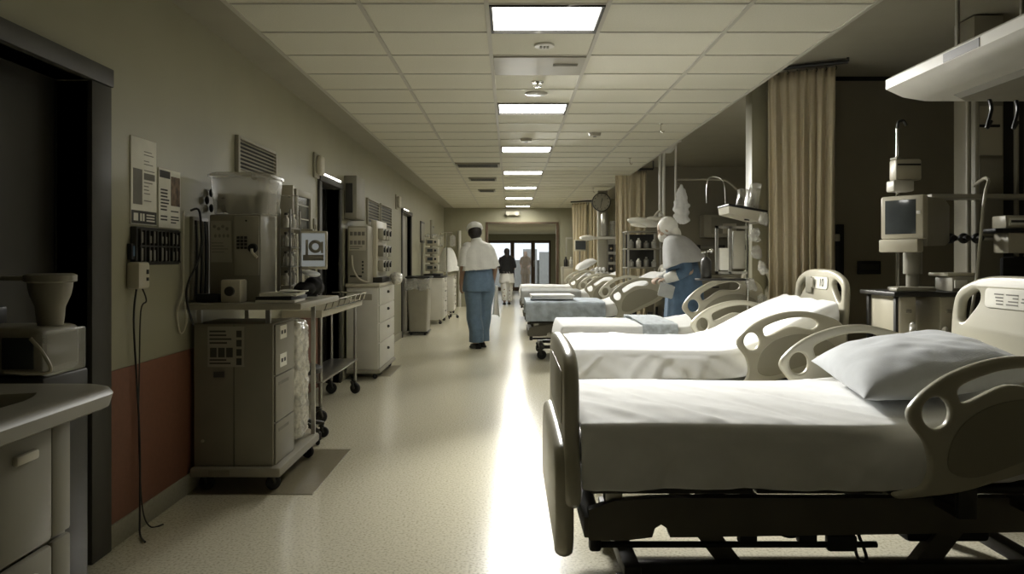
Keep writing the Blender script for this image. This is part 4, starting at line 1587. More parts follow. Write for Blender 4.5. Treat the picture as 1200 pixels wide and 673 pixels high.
# translucent tub
t = thing('storage_tub', 'translucent plastic tub with white packets on top of the tall grey machine', 'tub', (-1.47, 4.28, 1.455))
mb = MB()
def tub_ring(z, hx, hy, r=.05):
    return [Vector((-1.445 + u, 4.22 + v, z)) for u, v in rrect(-hx, hx, -hy, hy, r, 5)]
mb.rings([tub_ring(1.457, .145, .135), tub_ring(1.64, .160, .155), tub_ring(1.65, .160, .155), tub_ring(1.655, .17, .165), tub_ring(1.668, .17, .165), tub_ring(1.68, .15, .145)])
mb.build('tub', M['milky'], t)
for k in range(5):
    x = -1.57 + .054 * k
    MB().box(x, x + .03, 4.12, 4.32, 1.47, 1.47 + rnd.uniform(.07, .12), .004, RZ(rnd.uniform(-6, 6))).alone(
        'packet', M['paper'] if k % 2 else M['inkgrey'],
        ('leftmost grey', 'second, white', 'middle grey', 'fourth, white', 'rightmost grey')[k] + ' packet inside the translucent tub', 'packet', 'packets in the translucent tub')
# bottle rack
t = thing('bottle_rack', 'steel rack of small glass bottles beside the tall grey machine', 'rack', (-1.26, 4.34, .99))
f = MB()
for (x, y) in ((-1.31, 4.36), (-1.25, 4.36), (-1.31, 4.56), (-1.25, 4.56)):
    f.box(x - .005, x + .005, y - .005, y + .005, .99, 1.50)
for z in (1.06, 1.17, 1.28, 1.39):
    f.box(-1.315, -1.245, 4.355, 4.565, z, z + .006)
f.build('frame', M['steel'], t)
for i, z in enumerate((1.066, 1.176, 1.286, 1.396)):
    for k in range(4):
        y = 4.385 + .05 * k
        r = .017
        q = MB()
        q.lathe([(r * .9, 0), (r, .004), (r, .05), (r * .5, .062), (r * .5, .072)], (-1.28, y, z), 14)
        o = q.alone('bottle', M['milky'] if (i + k) % 3 else M['bag'],
                    'small bottle on the %s shelf of the steel rack, %s from the front' % (('lowest', 'second', 'third', 'top')[i], ('first', 'second', 'third', 'last')[k]),
                    'bottle', 'bottles in the steel rack')
        c = MB().cyl((-1.28, y, z + .072), (-1.28, y, z + .084), r * .62, seg=12)
        cme = c.mesh()
        link_mesh('cap', cme, M['paper'] if k % 2 else M['dark'], None)
        cap = [x for x in COL.objects if x.data == cme][0]
        cme.transform(Matrix.Translation(-o.location))
        cap.parent = o
# clear hood and pale board by the bottles
t = thing('splash_hood', 'clear plastic hood on a pale upright board behind the glass bottles', 'hood', (-1.34, 4.62, .99))
MB().box(-1.40, -1.30, 4.60, 4.615, .99, 1.66, .004).build('board', M['cream'], t)
MB().box(-1.39, -1.27, 4.585, 4.60, 1.40, 1.60, .006).build('hood', M['film'], t)
MB().box(-1.385, -1.315, 4.594, 4.60, 1.12, 1.36, .003).build('gauge_plate', M['midgrey'], t)
# slim frame panel and monitor
t = thing('instrument_rack', 'narrow upright frame with glass tubes between bottle rack and screen', 'rack', (-1.235, 4.74, .99))
f = MB()
f.box(-1.36, -1.205, 4.69, 4.71, 1.37, 1.40, .003)
f.box(-1.36, -1.34, 4.69, 4.71, 1.0, 1.37, .003)
f.box(-1.225, -1.205, 4.69, 4.71, 1.0, 1.37, .003)
f.box(-1.36, -1.205, 4.67, 4.73, .99, 1.01, .003)
f.build('frame', M['midgrey'], t)
for k, x in enumerate((-1.315, -1.285, -1.25)):
    s = MB()
    s.cyl((x, 4.70, 1.02), (x, 4.70, 1.36), .010, seg=10)
    s.build('tube', M['film'] if k != 1 else M['dark'], t)
t = thing('monitor', 'tilted pale-framed screen showing a grey round picture on the big cart', 'monitor', (-1.16, 4.62, .99))
xf = Matrix.Translation((-1.185, 4.62, 1.27)) @ RZ(14) @ RX(-6)
MB(xf).box(-.083, .083, -.015, .02, -.115, .115, .008).build('bezel', M['cream'], t)
s = MB(xf).box(-.068, .068, -.0165, -.0145, -.10, .10).build('screen', emit_mat('lit_screen', (.82, .86, .80), .20), t)
q = MB(xf)
q.lathe([(.02, 0), (.026, .001), (.034, .001), (.04, 0)], (.012, -.0165, .02), 20, RX(90), False)
q.box(-.06, .06, -.0178, -.0165, -.065, -.03)
q.box(-.045, -.03, -.0178, -.0165, -.03, .06)
q.box(.045, .058, -.0178, -.0165, -.02, .05)
q.build('picture', M['grey'], s)
q = MB()
q.cyl((-1.19, 4.642, 1.18), (-1.19, 4.648, .995), .012, seg=10)
q.box(-1.225, -1.165, 4.62, 4.664, .991, 1.0, .003)
q.build('stand', M['dark'], t)
# black bag, grey cap, papers
mb = MB()
mb.ball((-1.165, 4.36, 1.045), 1, 20, (.06, .12, .042), RX(4))
mb.ball((-1.135, 4.44, 1.06), 1, 20, (.055, .09, .058))
mb.ball((-1.18, 4.30, 1.025), 1, 16, (.05, .06, .025))
me = evaluated(mb.mesh(), [('REMESH', {'mode': 'VOXEL', 'voxel_size': .009}), ('SMOOTH', {'iterations': 3, 'factor': .5})])
for v in me.vertices:
    v.co += v.normal * noise.noise(v.co * 22) * .010
o = link_mesh('bag', me, M['blackcloth'], None, 180)
settle(o)
tag(o, 'soft black bag lying on the papers on the big cart', 'bag')
mb = MB()
mb.ball((-1.13, 4.36, 1.135), 1, 20, (.05, .07, .018), RY(10))
mb.alone('cap', M['pillow'], 'folded grey cloth cap on top of the soft black bag', 'cap')
yy = .991
for k, (cx, cy, sx, sy, h, a, m) in enumerate(((-1.215, 4.07, .10, .125, .014, 3, 'paper'), (-1.21, 4.07, .095, .12, .018, -4, 'black'), (-1.205, 4.07, .095, .12, .014, 5, 'paper'))):
    MB().box(cx - sx, cx + sx, cy - sy, cy + sy, yy, yy + h, .003, RZ(a)).alone(
        'folder', M[m], ('bottom white folder', 'black folder', 'top white folder')[k] + ' in the pile under the soft black bag', 'folder', 'folders piled on the big cart')
    yy += h + .001

for k, (cx, cy, a, z, l) in enumerate(((-1.20, 4.06, -22, 1.0405, 'loose white sheet turned across the folder pile on the big cart'),
                                       (-1.155, 4.10, 14, 1.0425, 'topmost loose sheet on the folder pile, beside the black bag'))):
    mb = MB()
    rows = [[Vector((-.075 + .15 * i / 8, -.10 + .20 * j / 8, .004 * sin(i * .7) * (j / 8) ** 2 + .002)) for i in range(9)] for j in range(9)]
    mb.grid(rows)
    mb.xf = Matrix.Translation((cx, cy, z + .004 * k)) @ RZ(a)
    o = link_mesh('paper_sheet', evaluated(mb.mesh(), [('SOLIDIFY', {'thickness': .0012})]), M['paper'], None, 180)
    settle(o)
    tag(o, l, 'paper')

# ================================================== wire-edged trolley
t = thing('trolley', 'slim white table trolley with a wire edge between big cart and white cabinet', 'trolley', (-1.5, 6.3, 0))
x0, x1, y0, y1 = -1.655, -1.36, 5.55, 7.05
b = MB()
b.box(x0, x1, y0, y1, .79, .845, .008)
b.build('tabletop', M['cream'], t)
b = MB()
for k in range(8):
    yy = y0 + .02 + (y1 - y0 - .04) * k / 7
    b.cyl((x1 + .015, yy, .845), (x1 + .035, yy, .91), .004, seg=6)
b.cyl((x1 + .015, y0, .845), (x1 + .015, y1, .845), .005, seg=6)
b.cyl((x1 + .035, y0, .91), (x1 + .035, y1, .91), .006, seg=8)
b.cyl((x0 + .02, y1 - .01, .91), (x1 + .035, y1 - .01, .91), .006, seg=8)
b.cyl((x0 + .02, y0 + .01, .91), (x1 + .035, y0 + .01, .91), .006, seg=8)
b.build('wire_edge', M['chrome'], t)
for (x, y) in ((x0 + .04, y0 + .12), (x1 - .04, y0 + .12), (x0 + .04, y1 - .12), (x1 - .04, y1 - .12)):
    MB().cyl((x, y, .12), (x, y, .82), .014, seg=12).build('leg', M['steel'], t)
    caster(t, x, y, .05, .13, rnd.uniform(-50, 50))
b = MB()
b.box(x0 + .02, x1 - .02, y0 + .1, y1 - .1, .30, .315, .004)
b.build('shelf', M['steel'], t)

# ================================================== white cabinet with machine
t = thing('drawer_cabinet', 'white drawer cabinet on casters behind the slim trolley', 'cabinet', (-1.5, 8.1, 0))
x0, x1, y0, y1 = -1.65, -1.33, 7.72, 8.75
MB().box(x0, x1, y0, y1, .10, .93, .012).build('cabinet', M['white'], t)
MB().box(x0 - .01, x1 + .02, y0 - .02, y1 + .02, .93, .965, .012).build('top', M['cream'], t)
MB().box(x0, x1 + .02, y0 - .01, y1 + .01, .06, .10, .01).build('plinth', M['midgrey'], t)
for za, zb in ((.11, .36), (.37, .56), (.57, .74), (.75, .92)):
    d = MB().box(x1, x1 + .012, y0 + .03, y1 - .03, za, zb, .005).build('drawer', M['white'], t)
    MB().ball((x1 + .022, (y0 + y1) / 2, (za + zb) / 2 + .03), .016, 12).build('knob', M['dark'], d)
MB().box(x0 + .06, x1 - .06, y0 - .004, y0, .80, .86).build('label_plate', M['midgrey'], t)
for (x, y) in ((x0 + .06, y0 + .06), (x1 - .04, y0 + .06), (x0 + .06, y1 - .06), (x1 - .04, y1 - .06)):
    caster(t, x, y, .024, .062, 30)

t = thing('dialysis_machine', 'pale machine with charts and hose loops on the white drawer cabinet', 'medical machine', (-1.52, 7.95, .965))
MB().box(-1.645, -1.44, 7.76, 8.3, .965, 1.55, .012).build('cabinet', M['midgrey'], t)
q = MB().box(-1.63, -1.46, 7.755, 7.76, 1.30, 1.53, .002).build('chart', M['cream'], t)
s = MB()
for i in range(2):
    for k in range(4):
        s.box(-1.62 + .04 * k, -1.59 + .04 * k, 7.7535, 7.755, 1.45 - .09 * i, 1.49 - .09 * i)
lines(s, -1.62, -1.48, 1.31, 1.35, 2, 7.755, rnd, .6)
s.build('print', M['inkgrey'], q)
s = MB()
lines(s, -1.62, -1.50, 1.02, 1.06, 1, 7.76, rnd, 1)
for k in range(4):
    s.ball((-1.49, 7.757, 1.08 + .035 * k), .011, 10, (1, .3, 1))
s.build('button', M['dark'], t)
s = MB()
s.tube([(-1.60, 7.75, 1.25), (-1.58, 7.72, 1.12), (-1.52, 7.70, 1.02), (-1.45, 7.71, .985), (-1.42, 7.74, .985)], .010, 8)
s.build('hose', M['cream'], t)
MB().box(-1.46, -1.40, 8.05, 8.7, 1.02, 1.62, .006).build('side_frame', M['cream'], t)
for k, (zz, n) in enumerate(((1.08, 3), (1.24, 3), (1.42, 3))):
    for j in range(n):
        yv = 8.13 + .2 * j
        q = MB().box(-1.40, -1.345, yv, yv + .16, zz, zz + .12, .008).build('pump_module', M['grey'] if (j + k) % 2 else M['midgrey'], t)
        s = MB()
        s.cyl((-1.345, yv + .05, zz + .07), (-1.33, yv + .05, zz + .07), .028, seg=14)
        s.build('dial', M['black'], q)
        s = MB()
        s.box(-1.345, -1.342, yv + .09, yv + .15, zz + .07, zz + .11)
        s.build('display', M['screen'], q)
MB().box(-1.46, -1.34, 8.05, 8.7, .965, 1.02, .006).build('foot', M['dark'], t)
t = thing('wall_cabinet', 'tall grey box mounted on the wall above the pale machine', 'wall cabinet', (XL, 8.0, 1.6))
MB().box(XL, -1.55, 7.75, 8.2, 1.62, 2.06, .01).build('housing', M['grey'], t)
MB().box(XL + .02, -1.59, 7.735, 7.75, 1.68, 1.98, .003).build('front_panel', M['dark'], t)
mb = MB()
mb.ball((-1.31, 8.5, .925), 1, 18, (.075, .11, .055))
mb.ball((-1.29, 8.42, .90), 1, 18, (.06, .08, .05), RX(30))
me = evaluated(mb.mesh(), [('REMESH', {'mode': 'VOXEL', 'voxel_size': .008})])
for v in me.vertices:
    v.co += v.normal * noise.noise(v.co * 25) * .012 + Vector((.05, 0, .09))
o = link_mesh('plastic_bag', me, M['bag'], None, 180)
settle(o)
tag(o, 'crumpled white plastic bag hanging over the edge of the white drawer cabinet', 'bag')

# ================================================== waste bin and farther carts
t = thing('waste_bin', 'grey waste bin with a clear liner by the far side door', 'bin', (-1.49, 12.4, 0))
mb = MB()
def br(z, hx, hy):
    return [Vector((-1.47 + u, 12.45 + v, z)) for u, v in rrect(-hx, hx, -hy, hy, .03, 4)]
mb.rings([br(.055, .14, .24), br(.88, .175, .29), br(.90, .18, .295)])
mb.build('body', M['midgrey'], t)
MB().box(-1.665, -1.275, 12.14, 12.76, .90, .935, .015).build('lid', M['black'], t)
MB().box(-1.62, -1.31, 12.2, 12.7, .03, .055, .01).build('base', M['black'], t)
l = MB()
rows = []
for i in range(6):
    rows.append([Vector((-1.47 + (.184 + .012 * sin(k * 2.2 + i) + .004 * i) * sgx, 12.16 - .02 - .008 * sin(k * 1.7 + i * 2) + 0, .895 - .035 * i - .015 * sin(k))) for k, sgx in enumerate([x / 6 for x in range(-6, 7)])])
l.grid(rows)
lm = evaluated(l.mesh(), [('SOLIDIFY', {'thickness': .004})])
link_mesh('liner', lm, M['film'], t, 180)
for (x, y) in ((-1.58, 12.24), (-1.36, 12.24), (-1.58, 12.66), (-1.36, 12.66)):
    MB().cyl((x, y, 0), (x, y, .03), .018, seg=12).build('foot', M['rubber'], t)
# five-star base under the slim trolley
t = thing('wheeled_stool', 'low dark stool on a star base under the end of the slim trolley', 'stool', (-1.42, 5.12, 0))
for k in range(5):
    a = radians(72 * k + 40)
    q = MB()
    q.cyl((-1.42, 5.12, .15), (-1.42 + .19 * cos(a), 5.12 + .19 * sin(a), .095), .020, .013, 10)
    q.build('leg', M['dark'], t)
    caster(t, -1.42 + .19 * cos(a), 5.12 + .19 * sin(a), .036, .097, 72 * k)
q = MB()
q.cyl((-1.42, 5.12, .13), (-1.42, 5.12, .45), .024, seg=12)
q.build('column', M['steel'], t)
MB().lathe([(.12, 0), (.16, .01), (.165, .04), (.14, .055)], (-1.42, 5.12, .45), 22).build('seat', M['black'], t)


def supply_cart(x0, x1, y0, y1, h, label, seed, name='supply_cart'):
    rr = random.Random(seed)
    t = thing(name, label, 'cart', ((x0 + x1) / 2, (y0 + y1) / 2, 0))
    MB().box(x0, x1, y0, y1, .09, h, .012).build('cabinet', M['white'], t)
    MB().box(x0 - .015, x1 + .02, y0 - .02, y1 + .02, h, h + .03, .01).build('top', M['dark'] if seed % 2 else M['cream'], t)
    n = 4
    for k in range(n):
        za = .10 + (h - .11) * k / n
        d = MB().box(x1, x1 + .012, y0 + .03, y1 - .03, za + .006, za + (h - .11) / n - .004, .004).build('drawer', M['white'], t)
        MB().box(x1 + .012, x1 + .026, (y0 + y1) / 2 - .08, (y0 + y1) / 2 + .08, za + .12, za + .135, .004).build('handle', M['dark'], d)
    for x in (x0 + .05, x1 - .05):
        for y in (y0 + .06, y1 - .06):
            caster(t, x, y, .032, .09, rr.uniform(-60, 60))
    return t


supply_cart(-1.65, -1.25, 14.2, 15.1, .86, 'white supply cart with a black top past the waste bin', 1)
t = thing('pump_stand', 'stacked pumps and bottles on a post, on the black-topped supply cart', 'medical machine', (-1.45, 14.6, .89))
MB().box(-1.62, -1.30, 14.3, 14.9, .89, .93, .01).build('foot', M['black'], t)
MB().cyl((-1.50, 14.6, .93), (-1.50, 14.6, 1.95), .025, seg=12).build('post', M['midgrey'], t)
for k in range(4):
    q = MB().box(-1.60, -1.36, 14.42 + .02 * (k % 2), 14.78, .98 + .16 * k, 1.11 + .16 * k, .012).build('pump_module', M['cream'] if k % 2 else M['midgrey'], t)
    MB().box(-1.56, -1.46, 14.416, 14.43, 1.02 + .16 * k, 1.08 + .16 * k).build('display', M['screen'], q)
    MB().cyl((-1.41, 14.44, 1.05 + .16 * k), (-1.41, 14.40, 1.05 + .16 * k), .022, seg=12).build('dial', M['black'], q)
MB().lathe([(.12, 0), (.13, .02), (.13, .05), (.08, .07)], (-1.50, 14.6, 1.62), 18).build('basin', M['film'], t)
supply_cart(-1.62, -1.22, 16.4, 17.2, .85, 'farthest white supply cart on the left, half covered by draped linen', 2)
mb = MB()
rows = []
for i in range(16):
    f = i / 15
    row = []
    for k in range(25):
        g = k / 24
        th = -pi * .62 + pi * 1.24 * g - pi / 2 + .6
        r = .05 + .23 * f ** .6 + .02 * sin(g * 21) * f
        row.append(Vector((-1.36 + r * .9 * cos(th), 16.75 + r * 1.5 * sin(th), 1.46 - .52 * f ** 1.25 + .015 * sin(g * 13) * f)))
    rows.append(row)
mb.grid(rows)
o = link_mesh('dust_sheet', evaluated(mb.mesh(), [('SOLIDIFY', {'thickness': .008}), ('SUBSURF', {'levels': 1})]), M['whitecloth'], None, 180)
settle(o)
tag(o, 'white linen draped over a post at the far left cart', 'linen')
t = thing('drip_stand', 'drip stand with two clear bags by the farthest left cart', 'drip stand', (-1.30, 15.7, 0))
MB().cyl((-1.30, 15.7, .08), (-1.30, 15.7, 1.75), .014, seg=10).build('pole', M['chrome'], t)
for k in range(5):
    a = radians(72 * k)
    q = MB()
    q.cyl((-1.30, 15.7, .10), (-1.30 + .22 * cos(a), 15.7 + .22 * sin(a), .075), .014, .010, 8)
    q.build('leg', M['steel'], t)
    caster(t, -1.30 + .22 * cos(a), 15.7 + .22 * sin(a), .03, .078, 72 * k)
q = MB()
q.tube([(-1.42, 15.7, 1.70), (-1.41, 15.7, 1.75), (-1.30, 15.7, 1.75), (-1.19, 15.7, 1.75), (-1.18, 15.7, 1.70)], .007, 6, 3)
q.build('hook', M['chrome'], t)
for x, l in ((-1.42, 'left'), (-1.18, 'right')):
    MB().box(x - .055, x + .055, 15.67, 15.73, 1.46, 1.695, .025).alone('drip_bag', M['film'], l + ' clear bag on the far left drip stand', 'bag')
for (ya, l) in ((14.3, 'framed notice on the left wall above the stacked pumps'), (16.2, 'smaller framed notice on the left wall near the far corner')):
    t = thing('notice', l, 'notice', (XL, ya + .3, 1.5))
    MB().box(XL, XL + .02, ya, ya + .6, 1.52, 1.92, .004).build('frame', M['dark'], t)
    MB().box(XL + .02, XL + .022, ya + .04, ya + .56, 1.56, 1.88).build('sheet', M['midgrey'], t)
# pipe and boards on the back wall, left
t = thing('pipe', 'pale vertical pipe up the back wall, left of the passage opening', 'pipe', (-1.33, YB - .05, 0))
MB().cyl((-1.28, YB - .04, 0), (-1.28, YB - .04, 1.92), .04, seg=14).build('tube', M['white'], t)
s = MB()
s.box(-1.34, -1.22, YB - .02, YB, .5, .56, .004)
s.build('clamp', M['steel'], t)
t = thing('notice_board', 'small framed board on the back wall left of the passage', 'notice', (-1.0, YB, 1.2))
MB().box(-1.16, -.70, YB - .03, YB, 1.20, 1.62, .006).build('frame', M['grey'], t)
MB().box(-1.12, -.74, YB - .034, YB - .03, 1.24, 1.58).build('sheet', M['cream'], t)
t = thing('whiteboard', 'pale board on the back wall between passage opening and farthest curtain', 'board', (1.7, YB, 1.15))
MB().box(1.40, 2.1, YB - .03, YB, 1.15, 1.75, .006).build('frame', M['midgrey'], t)
MB().box(1.43, 2.07, YB - .035, YB - .03, 1.19, 1.71).build('board', M['paint'], t)
MB().box(1.45, 2.05, YB - .09, YB - .03, 1.15, 1.17, .004).build('tray', M['midgrey'], t)

# ================================================== sink counter and machine in the doorway corner
t = thing('sink_cabinet', 'cream sink counter with drawers in the near left corner', 'sink cabinet', (-1.38, 1.7, 0))
zt = .845
def sr(z, gx, gy):
    pts = [(-1.62, 1.15), (-1.18 + gx, 1.15)]
    cx, cy, r = -1.28 + gx, 2.30 + gy, .10
    for k in range(9):
        a = pi / 2 * k / 8
        pts.append((cx + r * cos(a), cy - r + r * sin(a)))
    pts.append((-1.62, 2.30 + gy))
    return [Vector((x, y, z)) for x, y in pts]
mb = MB()
mb.rings([sr(zt - .062, 0, 0), sr(zt - .055, .012, .012), sr(zt - .02, .02, .02), sr(zt - .005, .012, .012), sr(zt, 0, 0),
          [Vector((-1.43 + .145 * cos(a) * (1.0), 1.68 + .42 * sin(a), zt)) for a in [0] * 0] or sr(zt, -.03, -.03)], True, False)
# rim down into the basin
n = len(sr(0, 0, 0))
def basin(z, hx, hy):
    outer = sr(z, 0, 0)
    out = []
    for p in outer:
        dx, dy = p.x + 1.41, p.y - 1.70
        a = math.atan2(dy / .5, dx / .17)
        ca, sa = cos(a), sin(a)
        k = (abs(ca) ** 2.6 + abs(sa) ** 2.6) ** (-1 / 2.6)
        out.append(Vector((-1.415 + hx * ca * k, 1.70 + hy * sa * k, z)))
    return out
mb.rings([sr(zt, -.03, -.03), basin(zt - .001, .155, .50), basin(zt - .012, .148, .485), basin(zt - .10, .125, .44), basin(zt - .13, .09, .38)], False, True)
mb.build('countertop', M['grey'], t)
mb = MB()
mb.box(-1.60, -1.25, 1.80, 2.16, .02, zt - .062, .006)
mb.build('cabinet', M['grey'], t)
for za, zb in ((.06, .455), (.465, .775)):
    d = MB().box(-1.25, -1.226, 1.815, 2.06, za, zb, .012).build('drawer', M['grey'], t)
    MB().box(-1.228, -1.212, 1.89, 1.98, zb - .07, zb - .045, .006).build('handle', M['cream'], d)
    MB().box(-1.25, -1.232, 2.068, 2.155, za, zb, .008).build('side_panel', M['grey'], t)
mb = MB()
mb.box(-1.60, -1.55, 1.17, 1.80, .02, zt - .062, .004)
mb.build('back_panel', M['dark'], t)
MB().box(-1.59, -1.27, 1.82, 2.14, 0, .02).build('plinth', M['black'], t)

t = thing('suction_machine', 'white boxy machine with a flared cup on top, at the back of the sink counter', 'medical machine', (-1.5, 2.5, 0))
MB().box(-1.86, -1.46, 2.40, 2.66, .0, .845, .01).build('cabinet', M['dark'], t)
MB().box(-1.84, -1.475, 2.42, 2.64, .845, 1.0, .025, None, 3).build('housing', M['midgrey'], t)
MB().box(-1.60, -1.50, 2.414, 2.42, .87, .97, .003).build('window', M['screen'], t)
s = MB()
s.tube([(-1.50, 2.40, .97), (-1.465, 2.41, .92), (-1.45, 2.42, .865), (-1.50, 2.40, .86), (-1.58, 2.40, .865)], .006, 6)
s.build('tube', M['cream'], t)
MB().lathe([(.038, 0), (.042, .03), (.044, .06), (.060, .10), (.066, .13), (.066, .14), (.078, .145), (.078, .165), (.066, .17)], (-1.515, 2.53, 1.0), 28).build('cup', M['midgrey'], t)
s = MB()
s.box(-1.70, -1.53, 2.50, 2.56, 1.147, 1.162, .005)
s.build('cup_handle', M['midgrey'], t)
MB().box(-1.475, -1.455, 2.414, 2.64, .845, .99, .01).build('splash_guard', M['film'], t)
MB().box(-1.79, -1.70, 2.46, 2.60, 1.002, 1.06, .008).alone('small_device', M['black'], 'small black device behind the flared cup on the white machine', 'device')
# ================================================================== CURTAINS


def curtain(x0, y0, x1, y1, zt, zb, n, amp, label, seed, rail=True, gather=0.25):
    t = thing('curtain', label, 'curtain', ((x0 + x1) / 2, (y0 + y1) / 2, zb))
    A, B = Vector((x0, y0, 0)), Vector((x1, y1, 0))
    d = (B - A)
    L = d.length
    d.normalize()
    nrm = Vector((-d.y, d.x, 0))
    nu, nv = n * 14, 26
    rows = []
    for j in range(nv + 1):
        f = j / nv
        z = zt + (zb - zt) * f
        row = []
        wid = 1 - gather * (.15 * sin(f * pi)) + .0
        for i in range(nu + 1):
            g = i / nu
            gg = g + .010 * noise.noise(Vector((g * 6, f * 1.5, seed)))
            ph = n * 2 * pi * (gg + .35 / n * noise.noise(Vector((g * 3.2, f * .8, seed + 5))))
            am = amp * (.45 + .55 * min(1, f * 4)) * (1 + .5 * noise.noise(Vector((g * 4, f, seed + 9))))
            s = sin(ph)
            off = am * (s * abs(s) ** -.25 if s else 0) + .25 * am * sin(2.3 * ph + seed)
            if f < .07:
                off += .012 * sin(ph * 2) * (1 - f / .07)
            p = A + d * (L * (.5 + (gg - .5) * wid)) + nrm * off
            row.append(Vector((p.x, p.y, z + .004 * sin(ph))))
        rows.append(row)
    mb = MB()
    mb.grid(rows)
    me = evaluated(mb.mesh(), [('SOLIDIFY', {'thickness': .005, 'offset': 0})])
    link_mesh('cloth', me, M['curtain'], t, 180)
    for i in range(n + 1):
        p = A + d * (L * i / n)
        q = MB()
        q.tube([(p.x, p.y, zt - .02), (p.x + .008, p.y, zt), (p.x, p.y, zt + .012)], .004, 6, 3)
        q.build('hook', M['dark'], t)
    return t


def track(pts, z, label, top):
    t = thing('curtain_track', label, 'curtain track', (pts[0][0], pts[0][1], z))
    mb = MB()
    mb.tube([Vector((x, y, z)) for x, y in pts], .016, 8, 6)
    mb.build('rail', M['black'], t)
    for x, y in pts[::max(1, len(pts) - 1)]:
        MB().cyl((x, y, z), (x, y, top), .010, seg=8).build('hanger', M['dark'], t)


curtain(2.01, 5.98, 2.44, 5.76, 2.655, .10, 7, .034, 'long tan curtain hanging behind the bed numbered 10', 1)
track([(1.90, 6.03), (2.3, 5.84), (2.52, 5.73)], 2.69, 'short black ceiling track holding the nearest tan curtain', HB)
curtain(1.62, 11.86, 2.09, 11.82, 2.56, .12, 5, .03, 'tan curtain in the middle of the row, right of the wall clock', 4)
track([(1.86, 11.85), (2.2, 11.82)], 2.595, 'black ceiling track over the middle tan curtain', HB)
curtain(1.38, 17.2, 1.68, 16.9, 2.44, .15, 5, .036, 'farthest tan curtain, left half, beyond the wall clock', 7)
curtain(1.72, 16.88, 2.05, 16.75, 2.44, .15, 5, .036, 'farthest tan curtain, right half, darker folds beyond the wall clock', 9)
track([(1.36, 17.22), (1.70, 16.9), (2.1, 16.7)], 2.485, 'curved track of the two farthest tan curtains', HC)

# ================================================== nearest bay: canopy lamp
t = thing('overbed_canopy', 'wide white lamp canopy hanging over the head of the nearest bed', 'ceiling lamp', (2.2, 3.0, 2.0))
x0, x1, y0, y1, zb = 1.76, 2.75, 2.15, 3.66, 2.0
def ring(z, g, c=.06):
    return [Vector(p) for p in ((x0 + g + c, y0 + g, z), (x1 - g - c, y0 + g, z), (x1 - g, y0 + g + c, z), (x1 - g, y1 - g - c, z),
                                (x1 - g - c, y1 - g, z), (x0 + g + c, y1 - g, z), (x0 + g, y1 - g - c, z), (x0 + g, y0 + g + c, z))]
mb = MB()
mb.rings([ring(zb - .055, .12), ring(zb - .05, .10), ring(zb - .02, .035), ring(zb + .012, .0), ring(zb + .055, .0), ring(zb + .07, .02)])
mb.build('shell', M['white'], t, angle=25)
mb = MB()
mb.rings([ring(zb - .075, .22), ring(zb - .055, .20)])
mb.build('lower_panel', M['grey'], t, angle=25)  # darker grey paints in the shade on the canopy's underside
MB().box(x0 - .002, x0 + .004, 2.88, 3.12, zb + .015, zb + .05).build('side_grille', M['dark'], t)
for (x, y) in ((1.98, 3.40), (2.12, 3.18), (2.6, 2.4)):
    MB().cyl((x, y, zb + .06), (x, y, HB), .009, seg=8).build('suspension_rod', M['steel'], t)
s = MB()
for k, (x, y) in enumerate(((2.12, 3.40), (2.25, 3.42), (2.32, 3.40))):
    s = MB()
    s.tube([(x, y, zb - .07), (x + .01, y, zb - .12), (x - .01, y, zb - .20), (x + .01, y, zb - .17)], .008, 6)
    s.build('cord', M['black'], t)

# ================================================== monitor trolley
t = thing('monitor_trolley', 'dark-topped equipment trolley with pale drawers behind the nearest bed', 'trolley', (2.35, 4.35, 0))
MB().box(2.10, 2.72, 4.20, 4.62, 1.01, 1.035, .006).build('top', M['dark'], t)
for x in (2.14, 2.36):
    d = MB().box(x, x + .09, 4.215, 4.60, .80, 1.01, .01).build('drawer', M['cream'], t)
    MB().box(x + .03, x + .06, 4.205, 4.215, .92, .94, .004).build('handle', M['grey'], d)
MB().box(2.46, 2.70, 4.23, 4.60, .72, 1.01, .006).build('drawer_unit', M['dark'], t)
for (x, y) in ((2.14, 4.25), (2.68, 4.25), (2.14, 4.57), (2.68, 4.57)):
    MB().box(x - .015, x + .015, y - .015, y + .015, .10, 1.01, .004).build('leg', M['dark'], t)
    caster(t, x, y, .04, .11, 20)
MB().box(2.12, 2.70, 4.22, 4.60, .22, .24, .004).build('lower_shelf', M['dark'], t)

t = thing('monitor', 'boxy pale monitor with a dark screen on the trolley behind the nearest bed', 'monitor', (2.38, 4.42, 1.035))
xf = Matrix.Translation((2.24, 4.40, 1.43)) @ RZ(-56)
MB(xf).box(-.125, .125, 0, .06, -.10, .15, .012).build('bezel', M['cream'], t)
MB(xf).box(-.095, .085, -.004, .0, -.07, .125, .003).build('screen', M['screen'], t)
MB(xf).box(-.13, .10, -.012, .055, -.175, -.10, .01).build('control_panel', M['cream'], t)
MB(xf).box(.088, .115, -.006, .0, .04, .06, .003).build('button', M['white'], t)
mb = MB(xf)
mb.rings([[Vector(p) for p in ((-.11, .06, -.14), (.115, .06, -.14), (.115, .06, .14), (-.11, .06, .14))],
          [Vector(p) for p in ((-.10, .27, -.135), (.11, .27, -.135), (.11, .27, .135), (-.10, .27, .135))],
          [Vector(p) for p in ((-.07, .38, -.11), (.08, .38, -.11), (.08, .38, .10), (-.07, .38, .10))]])
mb.build('back_housing', M['midgrey'], t, angle=25)
mb = MB(xf)
mb.cyl((0, .12, -.175), (0, .12, -.30), .05, seg=16)
mb.box(-.10, .10, .03, .22, -.395, -.375, .006)
mb.cyl((0, .12, -.38), (0, .12, -.28), .035, seg=14)
mb.build('stand', M['grey'], t)
t = thing('keyboard', 'flat grey keyboard sloping on the trolley in front of the pale monitor', 'keyboard', (2.22, 4.26, 1.035))
MB().box(2.12, 2.34, 4.215, 4.30, 1.038, 1.055, .005).build('case', M['grey'], t)
s = MB()
